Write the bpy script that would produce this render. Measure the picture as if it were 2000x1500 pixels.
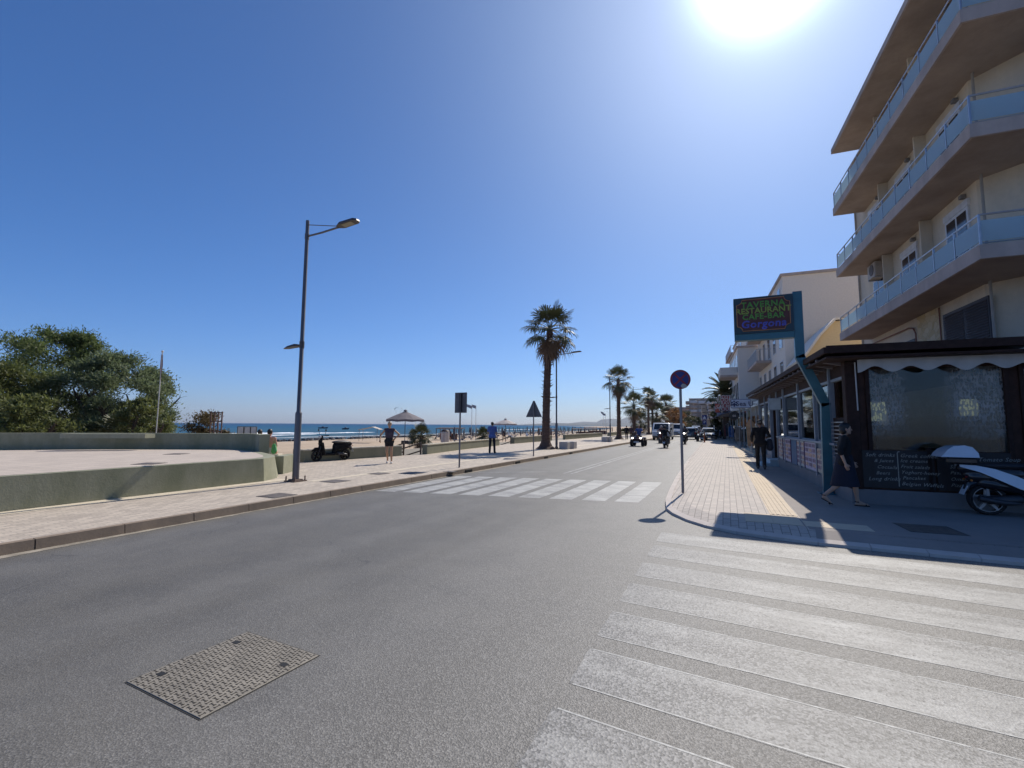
import bpy, math, random
import numpy as np
from mathutils import Vector, Matrix
for o in list(bpy.data.objects): bpy.data.objects.remove(o)
S = bpy.context.scene
C = S.collection
R = math.radians
PI = math.pi
rnd = random.Random(7)

# ---------------------------------------------------------------- camera
# world: +Y runs along the main road, +X across it towards the restaurant, z = 0 is the asphalt
EYE = Vector((0, 0, 1.65)); FPX = 900.0; PITCH = math.atan(79.5/900); ROLL = 0.0068; HEAD = R(25)
_fh = Vector((-math.sin(HEAD), math.cos(HEAD), 0)); _rh = Vector((math.cos(HEAD), math.sin(HEAD), 0))
CF = _fh*math.cos(PITCH) + Vector((0, 0, math.sin(PITCH)))
_u = _rh.cross(CF)
CR = _rh*math.cos(ROLL) + _u*math.sin(ROLL)
CU = -_rh*math.sin(ROLL) + _u*math.cos(ROLL)
cd = bpy.data.cameras.new('camera'); cam = bpy.data.objects.new('camera', cd); C.objects.link(cam)
cd.sensor_width = 36; cd.lens = 36*FPX/2000; cd.clip_start = 0.05; cd.clip_end = 60000
m = Matrix((CR, CU, -CF)).transposed().to_4x4(); m.translation = EYE; cam.matrix_world = m
S.camera = cam

# ---------------------------------------------------------------- light
SUN_EL, SUN_AZ = R(44.3), R(6.0)            # azimuth from +Y towards +X
sd = Vector((math.sin(SUN_AZ)*math.cos(SUN_EL), math.cos(SUN_AZ)*math.cos(SUN_EL), math.sin(SUN_EL)))
sl = bpy.data.lights.new('sun', 'SUN'); sl.energy = 4.8; sl.angle = R(0.55); sl.color = (1, 0.93, 0.83)
so = bpy.data.objects.new('sun', sl); C.objects.link(so); so.rotation_euler = sd.to_track_quat('Z', 'Y').to_euler()
W = bpy.data.worlds.new('World'); S.world = W; W.use_nodes = True
nt = W.node_tree; nt.nodes.clear()
sky = nt.nodes.new('ShaderNodeTexSky'); sky.sky_type = 'NISHITA'; sky.sun_disc = False
sky.sun_elevation = SUN_EL; sky.sun_rotation = SUN_AZ; sky.air_density = 1.0; sky.dust_density = 0.6; sky.ozone_density = 2.2; sky.altitude = 0
bg = nt.nodes.new('ShaderNodeBackground'); bg.inputs[1].default_value = 0.082
out = nt.nodes.new('ShaderNodeOutputWorld')
tc = nt.nodes.new('ShaderNodeTexCoord'); vn = nt.nodes.new('ShaderNodeVectorMath'); vn.operation = 'NORMALIZE'
dp = nt.nodes.new('ShaderNodeVectorMath'); dp.operation = 'DOT_PRODUCT'; dp.inputs[1].default_value = sd
nt.links.new(tc.outputs['Generated'], vn.inputs[0]); nt.links.new(vn.outputs[0], dp.inputs[0])
def _pw(e, a):
    mx = nt.nodes.new('ShaderNodeMath'); mx.operation = 'MAXIMUM'; mx.inputs[1].default_value = 0
    nt.links.new(dp.outputs['Value'], mx.inputs[0])
    p = nt.nodes.new('ShaderNodeMath'); p.operation = 'POWER'; p.inputs[1].default_value = e
    nt.links.new(mx.outputs[0], p.inputs[0])
    q = nt.nodes.new('ShaderNodeMath'); q.operation = 'MULTIPLY'; q.inputs[1].default_value = a
    nt.links.new(p.outputs[0], q.inputs[0]); return q
h1, h2 = _pw(12, 0.20), _pw(420, 4.5)       # bright aureole of the air around the sun
ad = nt.nodes.new('ShaderNodeMath'); ad.operation = 'ADD'
nt.links.new(h1.outputs[0], ad.inputs[0]); nt.links.new(h2.outputs[0], ad.inputs[1])
bg2 = nt.nodes.new('ShaderNodeBackground'); bg2.inputs[0].default_value = (0.78, 0.96, 1.15, 1)
nt.links.new(ad.outputs[0], bg2.inputs[1])
av = nt.nodes.new('ShaderNodeAddShader')
gm = nt.nodes.new('ShaderNodeMix'); gm.data_type = 'RGBA'; gm.blend_type = 'MULTIPLY'; gm.inputs[0].default_value = 1
# clear deep blue overhead, paler towards the horizon and towards the sun
sxyz = nt.nodes.new('ShaderNodeSeparateXYZ'); nt.links.new(vn.outputs[0], sxyz.inputs[0])
def _m(op, a, b):
    q = nt.nodes.new('ShaderNodeMath'); q.operation = op
    for i, v in enumerate((a, b)):
        if hasattr(v, 'links'): nt.links.new(v, q.inputs[i])
        else: q.inputs[i].default_value = v
    return q.outputs[0]
fh_ = _m('POWER', _m('SUBTRACT', 1.0, _m('MAXIMUM', sxyz.outputs[2], 0.0)), 7.0)
fs_ = _m('POWER', _m('MAXIMUM', dp.outputs['Value'], 0.0), 2.5)
def _mx(f, a, b):
    q = nt.nodes.new('ShaderNodeMix'); q.data_type = 'RGBA'; nt.links.new(f, q.inputs[0])
    for i, v in ((6, a), (7, b)):
        if hasattr(v, 'links'): nt.links.new(v, q.inputs[i])
        else: q.inputs[i].default_value = (*v, 1)
    return q.outputs[2]
tint = _mx(fs_, _mx(fh_, (0.49, 0.88, 1.42), (0.72, 0.92, 1.60)), (0.70, 0.86, 1.14))
nt.links.new(tint, gm.inputs[7])
nt.links.new(sky.outputs[0], gm.inputs[6]); nt.links.new(gm.outputs[2], bg.inputs[0])
nt.links.new(bg.outputs[0], av.inputs[0]); nt.links.new(bg2.outputs[0], av.inputs[1]); nt.links.new(av.outputs[0], out.inputs[0])
S.view_settings.view_transform = 'Standard'; S.view_settings.look = 'None'
S.view_settings.exposure = 0.0; S.view_settings.gamma = 1
S.render.engine = 'CYCLES'; S.cycles.max_bounces = 6; S.cycles.transparent_max_bounces = 12
S.render.resolution_x = 1024; S.render.resolution_y = 768

# ---------------------------------------------------------------- measuring helpers (photo pixel -> real point)
def ray(px, py):
    d = CF + CR*((px-1000)/FPX) + CU*((750-py)/FPX); return d.normalized()
def G(px, py, z=0.13):
    d = ray(px, py); t = (z-EYE.z)/d.z; return EYE + d*t
BA = R(3.4)                                  # the houses stand 3.4 degrees off the road
BUv = Vector((math.cos(BA), math.sin(BA), 0)); BVv = Vector((-math.sin(BA), math.cos(BA), 0))
def Bw(u, v, z=0): p = BUv*u + BVv*v; p.z = z; return p
def bl(P): return Vector((P.dot(BUv), P.dot(BVv), P.z))
def onU(px, py, u): d = ray(px, py); return bl(EYE + d*(u/d.dot(BUv)))
def onV(px, py, v): d = ray(px, py); return bl(EYE + d*(v/d.dot(BVv)))
def atd(px, py, dep): d = ray(px, py); return EYE + d*(dep/d.dot(_fh))     # at a horizontal distance in front
def ztop(base, px, py):
    d = ray(px, py); t = math.hypot(base.x, base.y)/math.hypot(d.x, d.y); return EYE.z + d.z*t

# ---------------------------------------------------------------- materials
MC = {}
def nn(t, ty, **k):
    n = t.nodes.new(ty)
    for a, b in k.items(): setattr(n, a, b)
    return n
def mixc(t, fac, a, b, mode='MIX'):
    n = nn(t, 'ShaderNodeMix', data_type='RGBA', blend_type=mode)
    for i, v in ((0, fac), (6, a), (7, b)):
        if hasattr(v, 'is_linked') or hasattr(v, 'links'): t.links.new(v, n.inputs[i])
        elif i == 0: n.inputs[0].default_value = v
        else: n.inputs[i].default_value = (*v[:3], 1)
    return n.outputs[2]
def ramp(t, src, pts):
    n = nn(t, 'ShaderNodeValToRGB'); e = n.color_ramp.elements
    while len(e) < len(pts): e.new(0.5)
    for k, (p, c) in enumerate(pts):
        e[k].position = p; e[k].color = (c, c, c, 1) if not isinstance(c, tuple) else (*c, 1)
    t.links.new(src, n.inputs[0]); return n.outputs[0]
def noise(t, vec, scale, detail=4, rough=.55, dim='3D'):
    n = nn(t, 'ShaderNodeTexNoise'); n.inputs['Scale'].default_value = scale
    n.inputs['Detail'].default_value = detail; n.inputs['Roughness'].default_value = rough
    t.links.new(vec, n.inputs['Vector']); return n.outputs['Fac']
def base(name):
    m = bpy.data.materials.new(name); m.use_nodes = True; t = m.node_tree
    b = t.nodes['Principled BSDF']; co = nn(t, 'ShaderNodeTexCoord').outputs['Object']; return m, t, b, co
def bumpit(t, b, src, strength, dist=.01):
    n = nn(t, 'ShaderNodeBump'); n.inputs['Strength'].default_value = strength; n.inputs['Distance'].default_value = dist
    t.links.new(src, n.inputs['Height']); t.links.new(n.outputs[0], b.inputs['Normal'])
def M(name, col, rough=.6, metal=0, var=.12, scale=5, bump=0, bs=40, spec=.5, emit=0, coat=0):
    if name in MC: return MC[name]
    m, t, b, co = base(name)
    f = noise(t, co, scale, 5)
    lo = tuple(c*(1-var) for c in col); hi = tuple(min(1, c*(1+var)) for c in col)
    c = mixc(t, ramp(t, f, [(.3, 0.), (.7, 1.)]), lo, hi)
    t.links.new(c, b.inputs['Base Color'])
    b.inputs['Roughness'].default_value = rough; b.inputs['Metallic'].default_value = metal
    b.inputs['Specular IOR Level'].default_value = spec
    if coat: b.inputs['Coat Weight'].default_value = coat; b.inputs['Coat Roughness'].default_value = .08
    if bump: bumpit(t, b, noise(t, co, bs, 6), bump)
    if emit:
        b.inputs['Emission Color'].default_value = (*col, 1); b.inputs['Emission Strength'].default_value = emit
    MC[name] = m; return m

def asphalt():
    m, t, b, co = base('asphalt')
    big = noise(t, co, .22, 3); mid = noise(t, co, 1.6, 5); 
    st = nn(t, 'ShaderNodeMapping'); st.inputs['Scale'].default_value = (1.1, .05, 1); t.links.new(co, st.inputs[0])
    lane = noise(t, st.outputs[0], .9, 3)
    c = mixc(t, ramp(t, big, [(.3, 0.), (.7, 1.)]), (.094, .087, .072), (.130, .120, .101))
    c = mixc(t, ramp(t, lane, [(.38, 0.), (.62, .75)]), c, (.150, .142, .126))
    c = mixc(t, ramp(t, mid, [(.40, .0), (.68, .5)]), c, (.074, .070, .063))
    c = mixc(t, ramp(t, noise(t, co, .85, 7, .7), [(.60, 0.), (.70, .45)]), c, (.060, .056, .050))      # oil and rubber stains
    v = nn(t, 'ShaderNodeTexVoronoi'); v.inputs['Scale'].default_value = 105; t.links.new(co, v.inputs['Vector'])
    sp = nn(t, 'ShaderNodeSeparateColor'); t.links.new(v.outputs['Color'], sp.inputs[0])
    c = mixc(t, ramp(t, sp.outputs[0], [(.64, 0.), (.95, .36)]), c, (.24, .235, .22))
    c = mixc(t, ramp(t, sp.outputs[1], [(.64, 0.), (.97, .36)]), c, (.04, .039, .038))
    # thin cracks
    w = nn(t, 'ShaderNodeTexVoronoi', feature='DISTANCE_TO_EDGE'); w.inputs['Scale'].default_value = .33
    wp = nn(t, 'ShaderNodeTexNoise'); wp.inputs['Scale'].default_value = 1.3; wp.inputs['Detail'].default_value = 5; t.links.new(co, wp.inputs['Vector'])
    va = nn(t, 'ShaderNodeVectorMath', operation='MULTIPLY_ADD'); va.inputs[1].default_value = (1.3, 1.3, 0); t.links.new(wp.outputs['Color'], va.inputs[0]); t.links.new(co, va.inputs[2])
    t.links.new(va.outputs[0], w.inputs['Vector'])
    cr = ramp(t, w.outputs['Distance'], [(0., 1.), (.006, 0.)])
    ms = nn(t, 'ShaderNodeMath', operation='MULTIPLY'); t.links.new(cr, ms.inputs[0]); t.links.new(ramp(t, mid, [(.5, 0.), (.6, .45)]), ms.inputs[1])
    c = mixc(t, ms.outputs[0], c, (.03, .03, .03))
    # coarser, paler chippings where the side street joins
    sx = nn(t, 'ShaderNodeSeparateXYZ'); t.links.new(co, sx.inputs[0]); nx = nn(t, 'ShaderNodeMath', operation='MULTIPLY_ADD'); nx.inputs[1].default_value = 1.6
    t.links.new(noise(t, co, .6, 4), nx.inputs[0]); t.links.new(sx.outputs[0], nx.inputs[2])
    mr = nn(t, 'ShaderNodeMapRange'); mr.inputs[1].default_value = -3.2; mr.inputs[2].default_value = .6; t.links.new(nx.outputs[0], mr.inputs[0])
    cs = mixc(t, ramp(t, sp.outputs[0], [(.3, 0.), (.95, 1.)]), (.150,.143,.130), (.325,.310,.283))
    k2 = nn(t, 'ShaderNodeMath', operation='MULTIPLY'); k2.inputs[1].default_value = .76; t.links.new(mr.outputs[0], k2.inputs[0]); c = mixc(t, k2.outputs[0], c, cs)
    t.links.new(c, b.inputs['Base Color']); b.inputs['Roughness'].default_value = .62; b.inputs['Specular IOR Level'].default_value = .45
    bumpit(t, b, v.outputs['Distance'], .4, .007); return m
def zebra_mat(name, cover):
    # white road paint worn down to the stones
    m, t, b, co = base(name)
    v = nn(t, 'ShaderNodeTexVoronoi'); v.inputs['Scale'].default_value = 75; t.links.new(co, v.inputs['Vector'])
    sp = nn(t, 'ShaderNodeSeparateColor'); t.links.new(v.outputs['Color'], sp.inputs[0])
    st = nn(t, 'ShaderNodeMapping'); st.inputs['Scale'].default_value = (.5, 2.2, 1); t.links.new(co, st.inputs[0])
    f = noise(t, st.outputs[0], 1.1, 9, .72); f2 = noise(t, co, 26, 4, .7)
    a = nn(t, 'ShaderNodeMath', operation='MULTIPLY_ADD'); a.inputs[1].default_value = .4; t.links.new(f2, a.inputs[0]); t.links.new(f, a.inputs[2])
    a2 = nn(t, 'ShaderNodeMath', operation='MULTIPLY_ADD'); a2.inputs[1].default_value = .12; t.links.new(sp.outputs[2], a2.inputs[0]); t.links.new(a.outputs[0], a2.inputs[2])
    src = a2.outputs[0]
    if cover < .7:
        sx = nn(t, 'ShaderNodeSeparateXYZ'); t.links.new(co, sx.inputs[0]); mr = nn(t, 'ShaderNodeMapRange'); mr.inputs[1].default_value = -1.0; mr.inputs[2].default_value = .9
        mr.inputs[3].default_value = .10; mr.inputs[4].default_value = -.03; t.links.new(sx.outputs[0], mr.inputs[0]); a3 = nn(t, 'ShaderNodeMath', operation='ADD'); t.links.new(src, a3.inputs[0]); t.links.new(mr.outputs[0], a3.inputs[1]); src = a3.outputs[0]
    k = ramp(t, src, [(cover-.10, .97), (cover+.14, .08)])
    white = mixc(t, ramp(t, noise(t, co, 3, 5), [(.3, 0.), (.7, 1.)]), (.285,.28,.26), (.435,.43,.402))
    stone = mixc(t, ramp(t, sp.outputs[0], [(.3, 0.), (.9, 1.)]), (.09, .088, .084), (.27, .262, .25))
    c = mixc(t, k, stone, white)
    t.links.new(c, b.inputs['Base Color']); b.inputs['Roughness'].default_value = .6
    bumpit(t, b, v.outputs['Distance'], .3, .006); return m
def pavers(name, c1, c2, mortar, bw, bh, rotate=False, ms=.006, dirt=.3):
    m, t, b, co = base(name)
    mp = nn(t, 'ShaderNodeMapping'); t.links.new(co, mp.inputs[0])
    if rotate: mp.inputs['Rotation'].default_value = (0, 0, R(90))
    br = nn(t, 'ShaderNodeTexBrick'); t.links.new(mp.outputs[0], br.inputs['Vector'])
    for k, v in dict(Scale=1., Bias=0.).items(): br.inputs[k].default_value = v
    br.inputs['Mortar Size'].default_value = ms; br.inputs['Mortar Smooth'].default_value = .3
    br.inputs['Brick Width'].default_value = bw; br.inputs['Row Height'].default_value = bh
    br.inputs['Color1'].default_value = (*c1, 1); br.inputs['Color2'].default_value = (*c2, 1); br.inputs['Mortar'].default_value = (*mortar, 1)
    c = mixc(t, ramp(t, noise(t, co, .8, 6), [(.35, 0.), (.75, dirt)]), br.outputs['Color'], tuple(x*.55 for x in c1))
    c = mixc(t, ramp(t, noise(t, co, 40, 3), [(.4, 0.), (.8, .25)]), c, tuple(min(1, x*1.5) for x in c1))
    t.links.new(c, b.inputs['Base Color']); b.inputs['Roughness'].default_value = .8
    bumpit(t, b, br.outputs['Fac'], -.4, .006); return m
def plaster(name, col, stain, amt=.5, sc=.7, bump=.25):
    if name in MC: return MC[name]
    m, t, b, co = base(name)
    mp = nn(t, 'ShaderNodeMapping'); mp.inputs['Scale'].default_value = (1, 1, .35); t.links.new(co, mp.inputs[0])
    f = noise(t, mp.outputs[0], sc, 8, .65); g = noise(t, co, 9, 5)
    c = mixc(t, ramp(t, f, [(.35, 0.), (.72, amt)]), col, stain)
    c = mixc(t, ramp(t, g, [(.4, 0.), (.8, .22)]), c, tuple(x*.6 for x in col))
    t.links.new(c, b.inputs['Base Color']); b.inputs['Roughness'].default_value = .85
    bumpit(t, b, noise(t, co, 25, 8), bump, .01); MC[name] = m; return m
def leafmat(name, c1, c2, trans=.25):
    if name in MC: return MC[name]
    m, t, b, co = base(name)
    g = nn(t, 'ShaderNodeNewGeometry')
    f = noise(t, co, .9, 3)
    a = nn(t, 'ShaderNodeMath', operation='MULTIPLY_ADD'); a.inputs[1].default_value = .5
    t.links.new(g.outputs['Random Per Island'], a.inputs[0]); t.links.new(f, a.inputs[2])
    c = mixc(t, ramp(t, a.outputs[0], [(.35, 0.), (1., 1.)]), c1, c2)
    t.links.new(c, b.inputs['Base Color']); b.inputs['Roughness'].default_value = .55
    tr = nn(t, 'ShaderNodeBsdfTranslucent'); t.links.new(c, tr.inputs[0])
    mx = nn(t, 'ShaderNodeMixShader'); mx.inputs[0].default_value = trans
    t.links.new(b.outputs[0], mx.inputs[1]); t.links.new(tr.outputs[0], mx.inputs[2])
    t.links.new(mx.outputs[0], t.nodes['Material Output'].inputs[0]); MC[name] = m; return m
def glassmat(name, tint=(.8, .85, .85), refl=.5, film=None):
    # thin pane: mirrors by Fresnel, lets the rest through
    if name in MC: return MC[name]
    m = bpy.data.materials.new(name); m.use_nodes = True; t = m.node_tree; t.nodes.remove(t.nodes['Principled BSDF'])
    tr = nn(t, 'ShaderNodeBsdfTransparent'); tr.inputs[0].default_value = (*tint, 1)
    gl = nn(t, 'ShaderNodeBsdfGlossy'); gl.inputs['Roughness'].default_value = .03
    lw = nn(t, 'ShaderNodeFresnel'); lw.inputs[0].default_value = 1.5
    mu = nn(t, 'ShaderNodeMath', operation='MULTIPLY_ADD'); mu.inputs[1].default_value = .85; mu.inputs[2].default_value = refl*.1
    t.links.new(lw.outputs[0], mu.inputs[0])
    mx = nn(t, 'ShaderNodeMixShader'); t.links.new(mu.outputs[0], mx.inputs[0]); t.links.new(tr.outputs[0], mx.inputs[1]); t.links.new(gl.outputs[0], mx.inputs[2])
    o = mx.outputs[0]
    if film: o = film(t, o)
    t.links.new(o, t.nodes['Material Output'].inputs[0]); MC[name] = m; return m

# ---------------------------------------------------------------- mesh builder
class MB:
    def __init__(s, off=(0, 0, 0)): s.v = []; s.f = []; s.m = []; s.o = Vector(off); s.mi = 0; s.T = None
    def add(s, vs, fs):
        n = len(s.v)
        for p in vs:
            p = Vector(p)
            if s.T is not None: p = s.T @ p
            s.v.append(tuple(p - s.o))
        for f in fs: s.f.append(tuple(i+n for i in f)); s.m.append(s.mi)
        return s
    def box(s, x0, x1, y0, y1, z0, z1):
        return s.add([(x0,y0,z0),(x1,y0,z0),(x1,y1,z0),(x0,y1,z0),(x0,y0,z1),(x1,y0,z1),(x1,y1,z1),(x0,y1,z1)],
                     [(0,3,2,1),(4,5,6,7),(0,1,5,4),(1,2,6,5),(2,3,7,6),(3,0,4,7)])
    def bbox(s, x0, x1, y0, y1, z0, z1, b=.01):
        # box with chamfered vertical and top edges
        P = [(x0+b,y0),(x1-b,y0),(x1,y0+b),(x1,y1-b),(x1-b,y1),(x0+b,y1),(x0,y1-b),(x0,y0+b)]
        Q = [(x0+b,y0+b),(x1-b,y0+b),(x1-b,y0+b),(x1-b,y1-b),(x1-b,y1-b),(x0+b,y1-b),(x0+b,y1-b),(x0+b,y0+b)]
        vs = [(x,y,z0) for x,y in P]+[(x,y,z1-b) for x,y in P]+[(x,y,z1) for x,y in Q]
        fs = [tuple(range(7,-1,-1))]+[(i,(i+1)%8,(i+1)%8+8,i+8) for i in range(8)]+[(i+8,(i+1)%8+8,(i+1)%8+16,i+16) for i in range(8)]
        fs.append(tuple(range(16,24)))
        return s.add(vs, fs)
    def prism(s, pts, z0, z1):
        n = len(pts)
        a = sum(pts[i][0]*pts[(i+1)%n][1]-pts[(i+1)%n][0]*pts[i][1] for i in range(n))
        if a < 0: pts = pts[::-1]
        vs = [(p[0],p[1],z0) for p in pts]+[(p[0],p[1],z1) for p in pts]
        return s.add(vs, [tuple(range(n-1,-1,-1)), tuple(range(n,2*n))]+[(i,(i+1)%n,(i+1)%n+n,i+n) for i in range(n)])
    def slab(s, pts, nrm, th):
        # planar polygon with thickness
        nv = Vector(nrm).normalized()*th; n = len(pts); pts = [Vector(p) for p in pts]
        return s.add(pts+[p+nv for p in pts], [tuple(range(n-1,-1,-1)), tuple(range(n,2*n))]+[(i,(i+1)%n,(i+1)%n+n,i+n) for i in range(n)])
    def tube(s, path, rad, n=8, caps=True):
        P = [Vector(p) for p in path]
        if not hasattr(rad, '__len__'): rad = [rad]*len(P)
        vs = []; k = len(P); up = None
        for i, p in enumerate(P):
            d = (P[min(i+1,k-1)]-P[max(i-1,0)]).normalized()
            if up is None: up = Vector((0,0,1)) if abs(d.z) < .9 else Vector((1,0,0))
            a = d.cross(up).normalized(); b = a.cross(d).normalized(); up = b
            for j in range(n):
                t = 2*PI*j/n; vs.append(p+(a*math.cos(t)+b*math.sin(t))*rad[i])
        fs = [(i*n+j, i*n+(j+1)%n, (i+1)*n+(j+1)%n, (i+1)*n+j) for i in range(k-1) for j in range(n)]
        fs = [f[::-1] for f in fs]
        if caps: fs += [tuple(range(n)), tuple(range((k-1)*n, k*n))[::-1]]
        return s.add(vs, fs)
    def lathe(s, prof, c=(0,0,0), n=16, axis='z'):
        vs = []; fs = []; k = len(prof)
        for r, h in prof:
            for j in range(n):
                t = 2*PI*j/n; a, b = r*math.cos(t), r*math.sin(t)
                vs.append((c[0]+a, c[1]+b, c[2]+h) if axis == 'z' else (c[0]+h, c[1]+a, c[2]+b) if axis == 'x' else (c[0]+a, c[1]+h, c[2]+b))
        fs = [(i*n+j, i*n+(j+1)%n, (i+1)*n+(j+1)%n, (i+1)*n+j) for i in range(k-1) for j in range(n)]
        fs += [tuple(range(n))[::-1], tuple(range((k-1)*n, k*n))]
        return s.add(vs, fs)
    def ell(s, c, r, nu=12, nv=8, rot=None):
        if not hasattr(r, '__len__'): r = (r, r, r)
        vs = [Vector((0,0,-r[2]))]; 
        for i in range(1, nv):
            p = PI*i/nv - PI/2
            for j in range(nu):
                t = 2*PI*j/nu; vs.append(Vector((r[0]*math.cos(p)*math.cos(t), r[1]*math.cos(p)*math.sin(t), r[2]*math.sin(p))))
        vs.append(Vector((0,0,r[2])))
        if rot is not None: vs = [rot @ v for v in vs]
        c = Vector(c); vs = [v+c for v in vs]; L = len(vs)-1
        fs = [(0, 1+(j+1)%nu, 1+j) for j in range(nu)]
        fs += [(1+i*nu+j, 1+i*nu+(j+1)%nu, 1+(i+1)*nu+(j+1)%nu, 1+(i+1)*nu+j) for i in range(nv-2) for j in range(nu)]
        fs += [(L, 1+(nv-2)*nu+j, 1+(nv-2)*nu+(j+1)%nu) for j in range(nu)]
        return s.add(vs, fs)
    def cap(s, a, b, r0, r1, n=10):
        # capsule / tapered limb
        a, b = Vector(a), Vector(b); s.ell(a, r0, n, 6); s.ell(b, r1, n, 6)
        if (b-a).length > 1e-4: s.tube([a, b], [r0, r1], n)
        return s
    def text(s, txt, size, Mx, ext=.004, align='CENTER', shear=0, offset=0, spacing=1):
        cu = bpy.data.curves.new('t', 'FONT'); cu.body = txt; cu.size = size; cu.extrude = ext; cu.align_x = align; cu.align_y = 'CENTER'
        cu.shear = shear; cu.offset = offset; cu.space_character = spacing; cu.resolution_u = 2
        o = bpy.data.objects.new('t', cu); C.objects.link(o); dg = bpy.context.evaluated_depsgraph_get(); dg.update()
        me = bpy.data.meshes.new_from_object(o.evaluated_get(dg))
        old = s.T; s.T = Mx if old is None else old @ Mx
        s.add([v.co for v in me.vertices], [tuple(p.vertices) for p in me.polygons]); s.T = old
        bpy.data.objects.remove(o); bpy.data.curves.remove(cu); bpy.data.meshes.remove(me); return s
    def mesh(s, name, mats, smooth=False):
        me = bpy.data.meshes.new(name); me.from_pydata(s.v, [], s.f)
        for k in (mats if isinstance(mats, (list, tuple)) else [mats]): me.materials.append(k)
        if max(s.m, default=0): me.polygons.foreach_set('material_index', s.m)
        if smooth:
            me.polygons.foreach_set('use_smooth', [True]*len(s.f))
            try: me.set_sharp_from_angle(angle=R(40))
            except Exception: pass
        me.update(); return me
def link(name, me, parent=None, loc=None):
    o = bpy.data.objects.new(name, me); C.objects.link(o)
    if parent is not None: o.parent = parent
    if loc is not None: o.location = loc
    return o
def part(name, mb, mat, parent=None, smooth=False, label=None):
    o = link(name, mb.mesh(name, mat, smooth), parent)
    if label: o['label'] = label
    return o
def tag(o, label, cat, group=None):
    o['label'] = label; o['category'] = cat
    if group: o['group'] = group
    return o
def thing(name, label, cat, loc=(0,0,0), rz=0, group=None, scale=1):
    o = bpy.data.objects.new(name, None); C.objects.link(o); o.empty_display_size = .2
    o.location = loc; o.rotation_euler = (0,0,rz); o.scale = (scale,)*3
    return tag(o, label, cat, group)
def single(name, label, cat, mb, mat, loc=(0,0,0), rz=0, group=None, smooth=False):
    o = part(name, mb, mat, None, smooth); o.location = loc; o.rotation_euler = (0,0,rz); return tag(o, label, cat, group)
def struct(name, mb, mat, kind='structure', smooth=False):
    o = part(name, mb, mat, None, smooth); o['kind'] = kind; return o
KIDS = {}
def kids(o): return [c for c in bpy.data.objects if c.parent == o]
def dup(o, loc=None, rz=None, label=None, scale=None, group=None, mats=None, parent=None):
    c = o.copy(); C.objects.link(c)
    if parent is not None: c.parent = parent
    if loc is not None: c.location = loc
    if rz is not None: c.rotation_euler = (0,0,rz)
    if scale is not None: c.scale = (scale,)*3 if not hasattr(scale, '__len__') else scale
    if label: c['label'] = label
    if group: c['group'] = group
    if mats and c.type == 'MESH' and any(s.material and s.material.name in mats for s in c.material_slots):
        c.data = c.data.copy()
        for i, k in enumerate(c.data.materials):
            if k and k.name in mats: c.data.materials[i] = mats[k.name]
    for ch in kids(o): dup(ch, mats=mats, parent=c)
    return c
def quadcloud(name, P, D, N, L, Wd, mat, parent=None, tip=.3):
    # many small leaf faces: centre P, long axis D, face normal N
    P, D, N = (np.asarray(a, float) for a in (P, D, N)); n = len(P)
    D /= np.linalg.norm(D, axis=1)[:, None]+1e-9; Sx = np.cross(D, N); Sx /= np.linalg.norm(Sx, axis=1)[:, None]+1e-9
    L = np.broadcast_to(L, n)[:, None]; Wd = np.broadcast_to(Wd, n)[:, None]
    V = np.empty((n, 4, 3)); V[:, 0] = P-D*L/2-Sx*Wd*tip; V[:, 1] = P-D*L/2*0.2+Sx*Wd/2; V[:, 2] = P+D*L/2; V[:, 3] = P-D*L/2*.2-Sx*Wd/2
    V[:, 0] = P-D*L/2
    me = bpy.data.meshes.new(name); me.vertices.add(4*n); me.vertices.foreach_set('co', V.ravel())
    me.loops.add(4*n); me.loops.foreach_set('vertex_index', np.arange(4*n)); me.polygons.add(n)
    me.polygons.foreach_set('loop_start', np.arange(0, 4*n, 4)); me.polygons.foreach_set('loop_total', np.full(n, 4))
    me.materials.append(mat); me.update(calc_edges=True); me.validate()
    return link(name, me, parent)
# ================================================================ THE SETTING
# asphalt for the main road and the side street, one sheet on the wider land
struct('ground', MB().add([(-20,-80,-.06),(900,-80,-.06),(900,3000,-.06),(-20,3000,-.06)], [(0,1,2,3)]), M('land', (.24,.21,.16), .9))
def bend(v):     # far off the road swings gently to the left
    return 0 if v < 110 else -((v-110)**2)/2600.
vs = []; fs = []
VV = list(range(-60, 120, 12)) + list(range(120, 520, 20))
for v in VV: vs += [(-8.15+bend(v), v, 0), (-1.2-.02*max(0, v-14)+bend(v)+.0, v, 0)]
for i in range(len(VV)-1): fs.append((2*i, 2*i+1, 2*i+3, 2*i+2))
n = len(vs); vs += [(-1.2,-60,0),(80,-60,0),(80,8.3,0),(-1.2,8.3,0)]; fs.append((n,n+1,n+2,n+3))
vs += [(-1.2,8.3,0),(.4,8.3,0),(.4,16,0),(-1.2,16,0)]; fs.append((n+4,n+5,n+6,n+7))
A = asphalt(); struct('road', MB().add(vs, fs), A)

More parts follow.
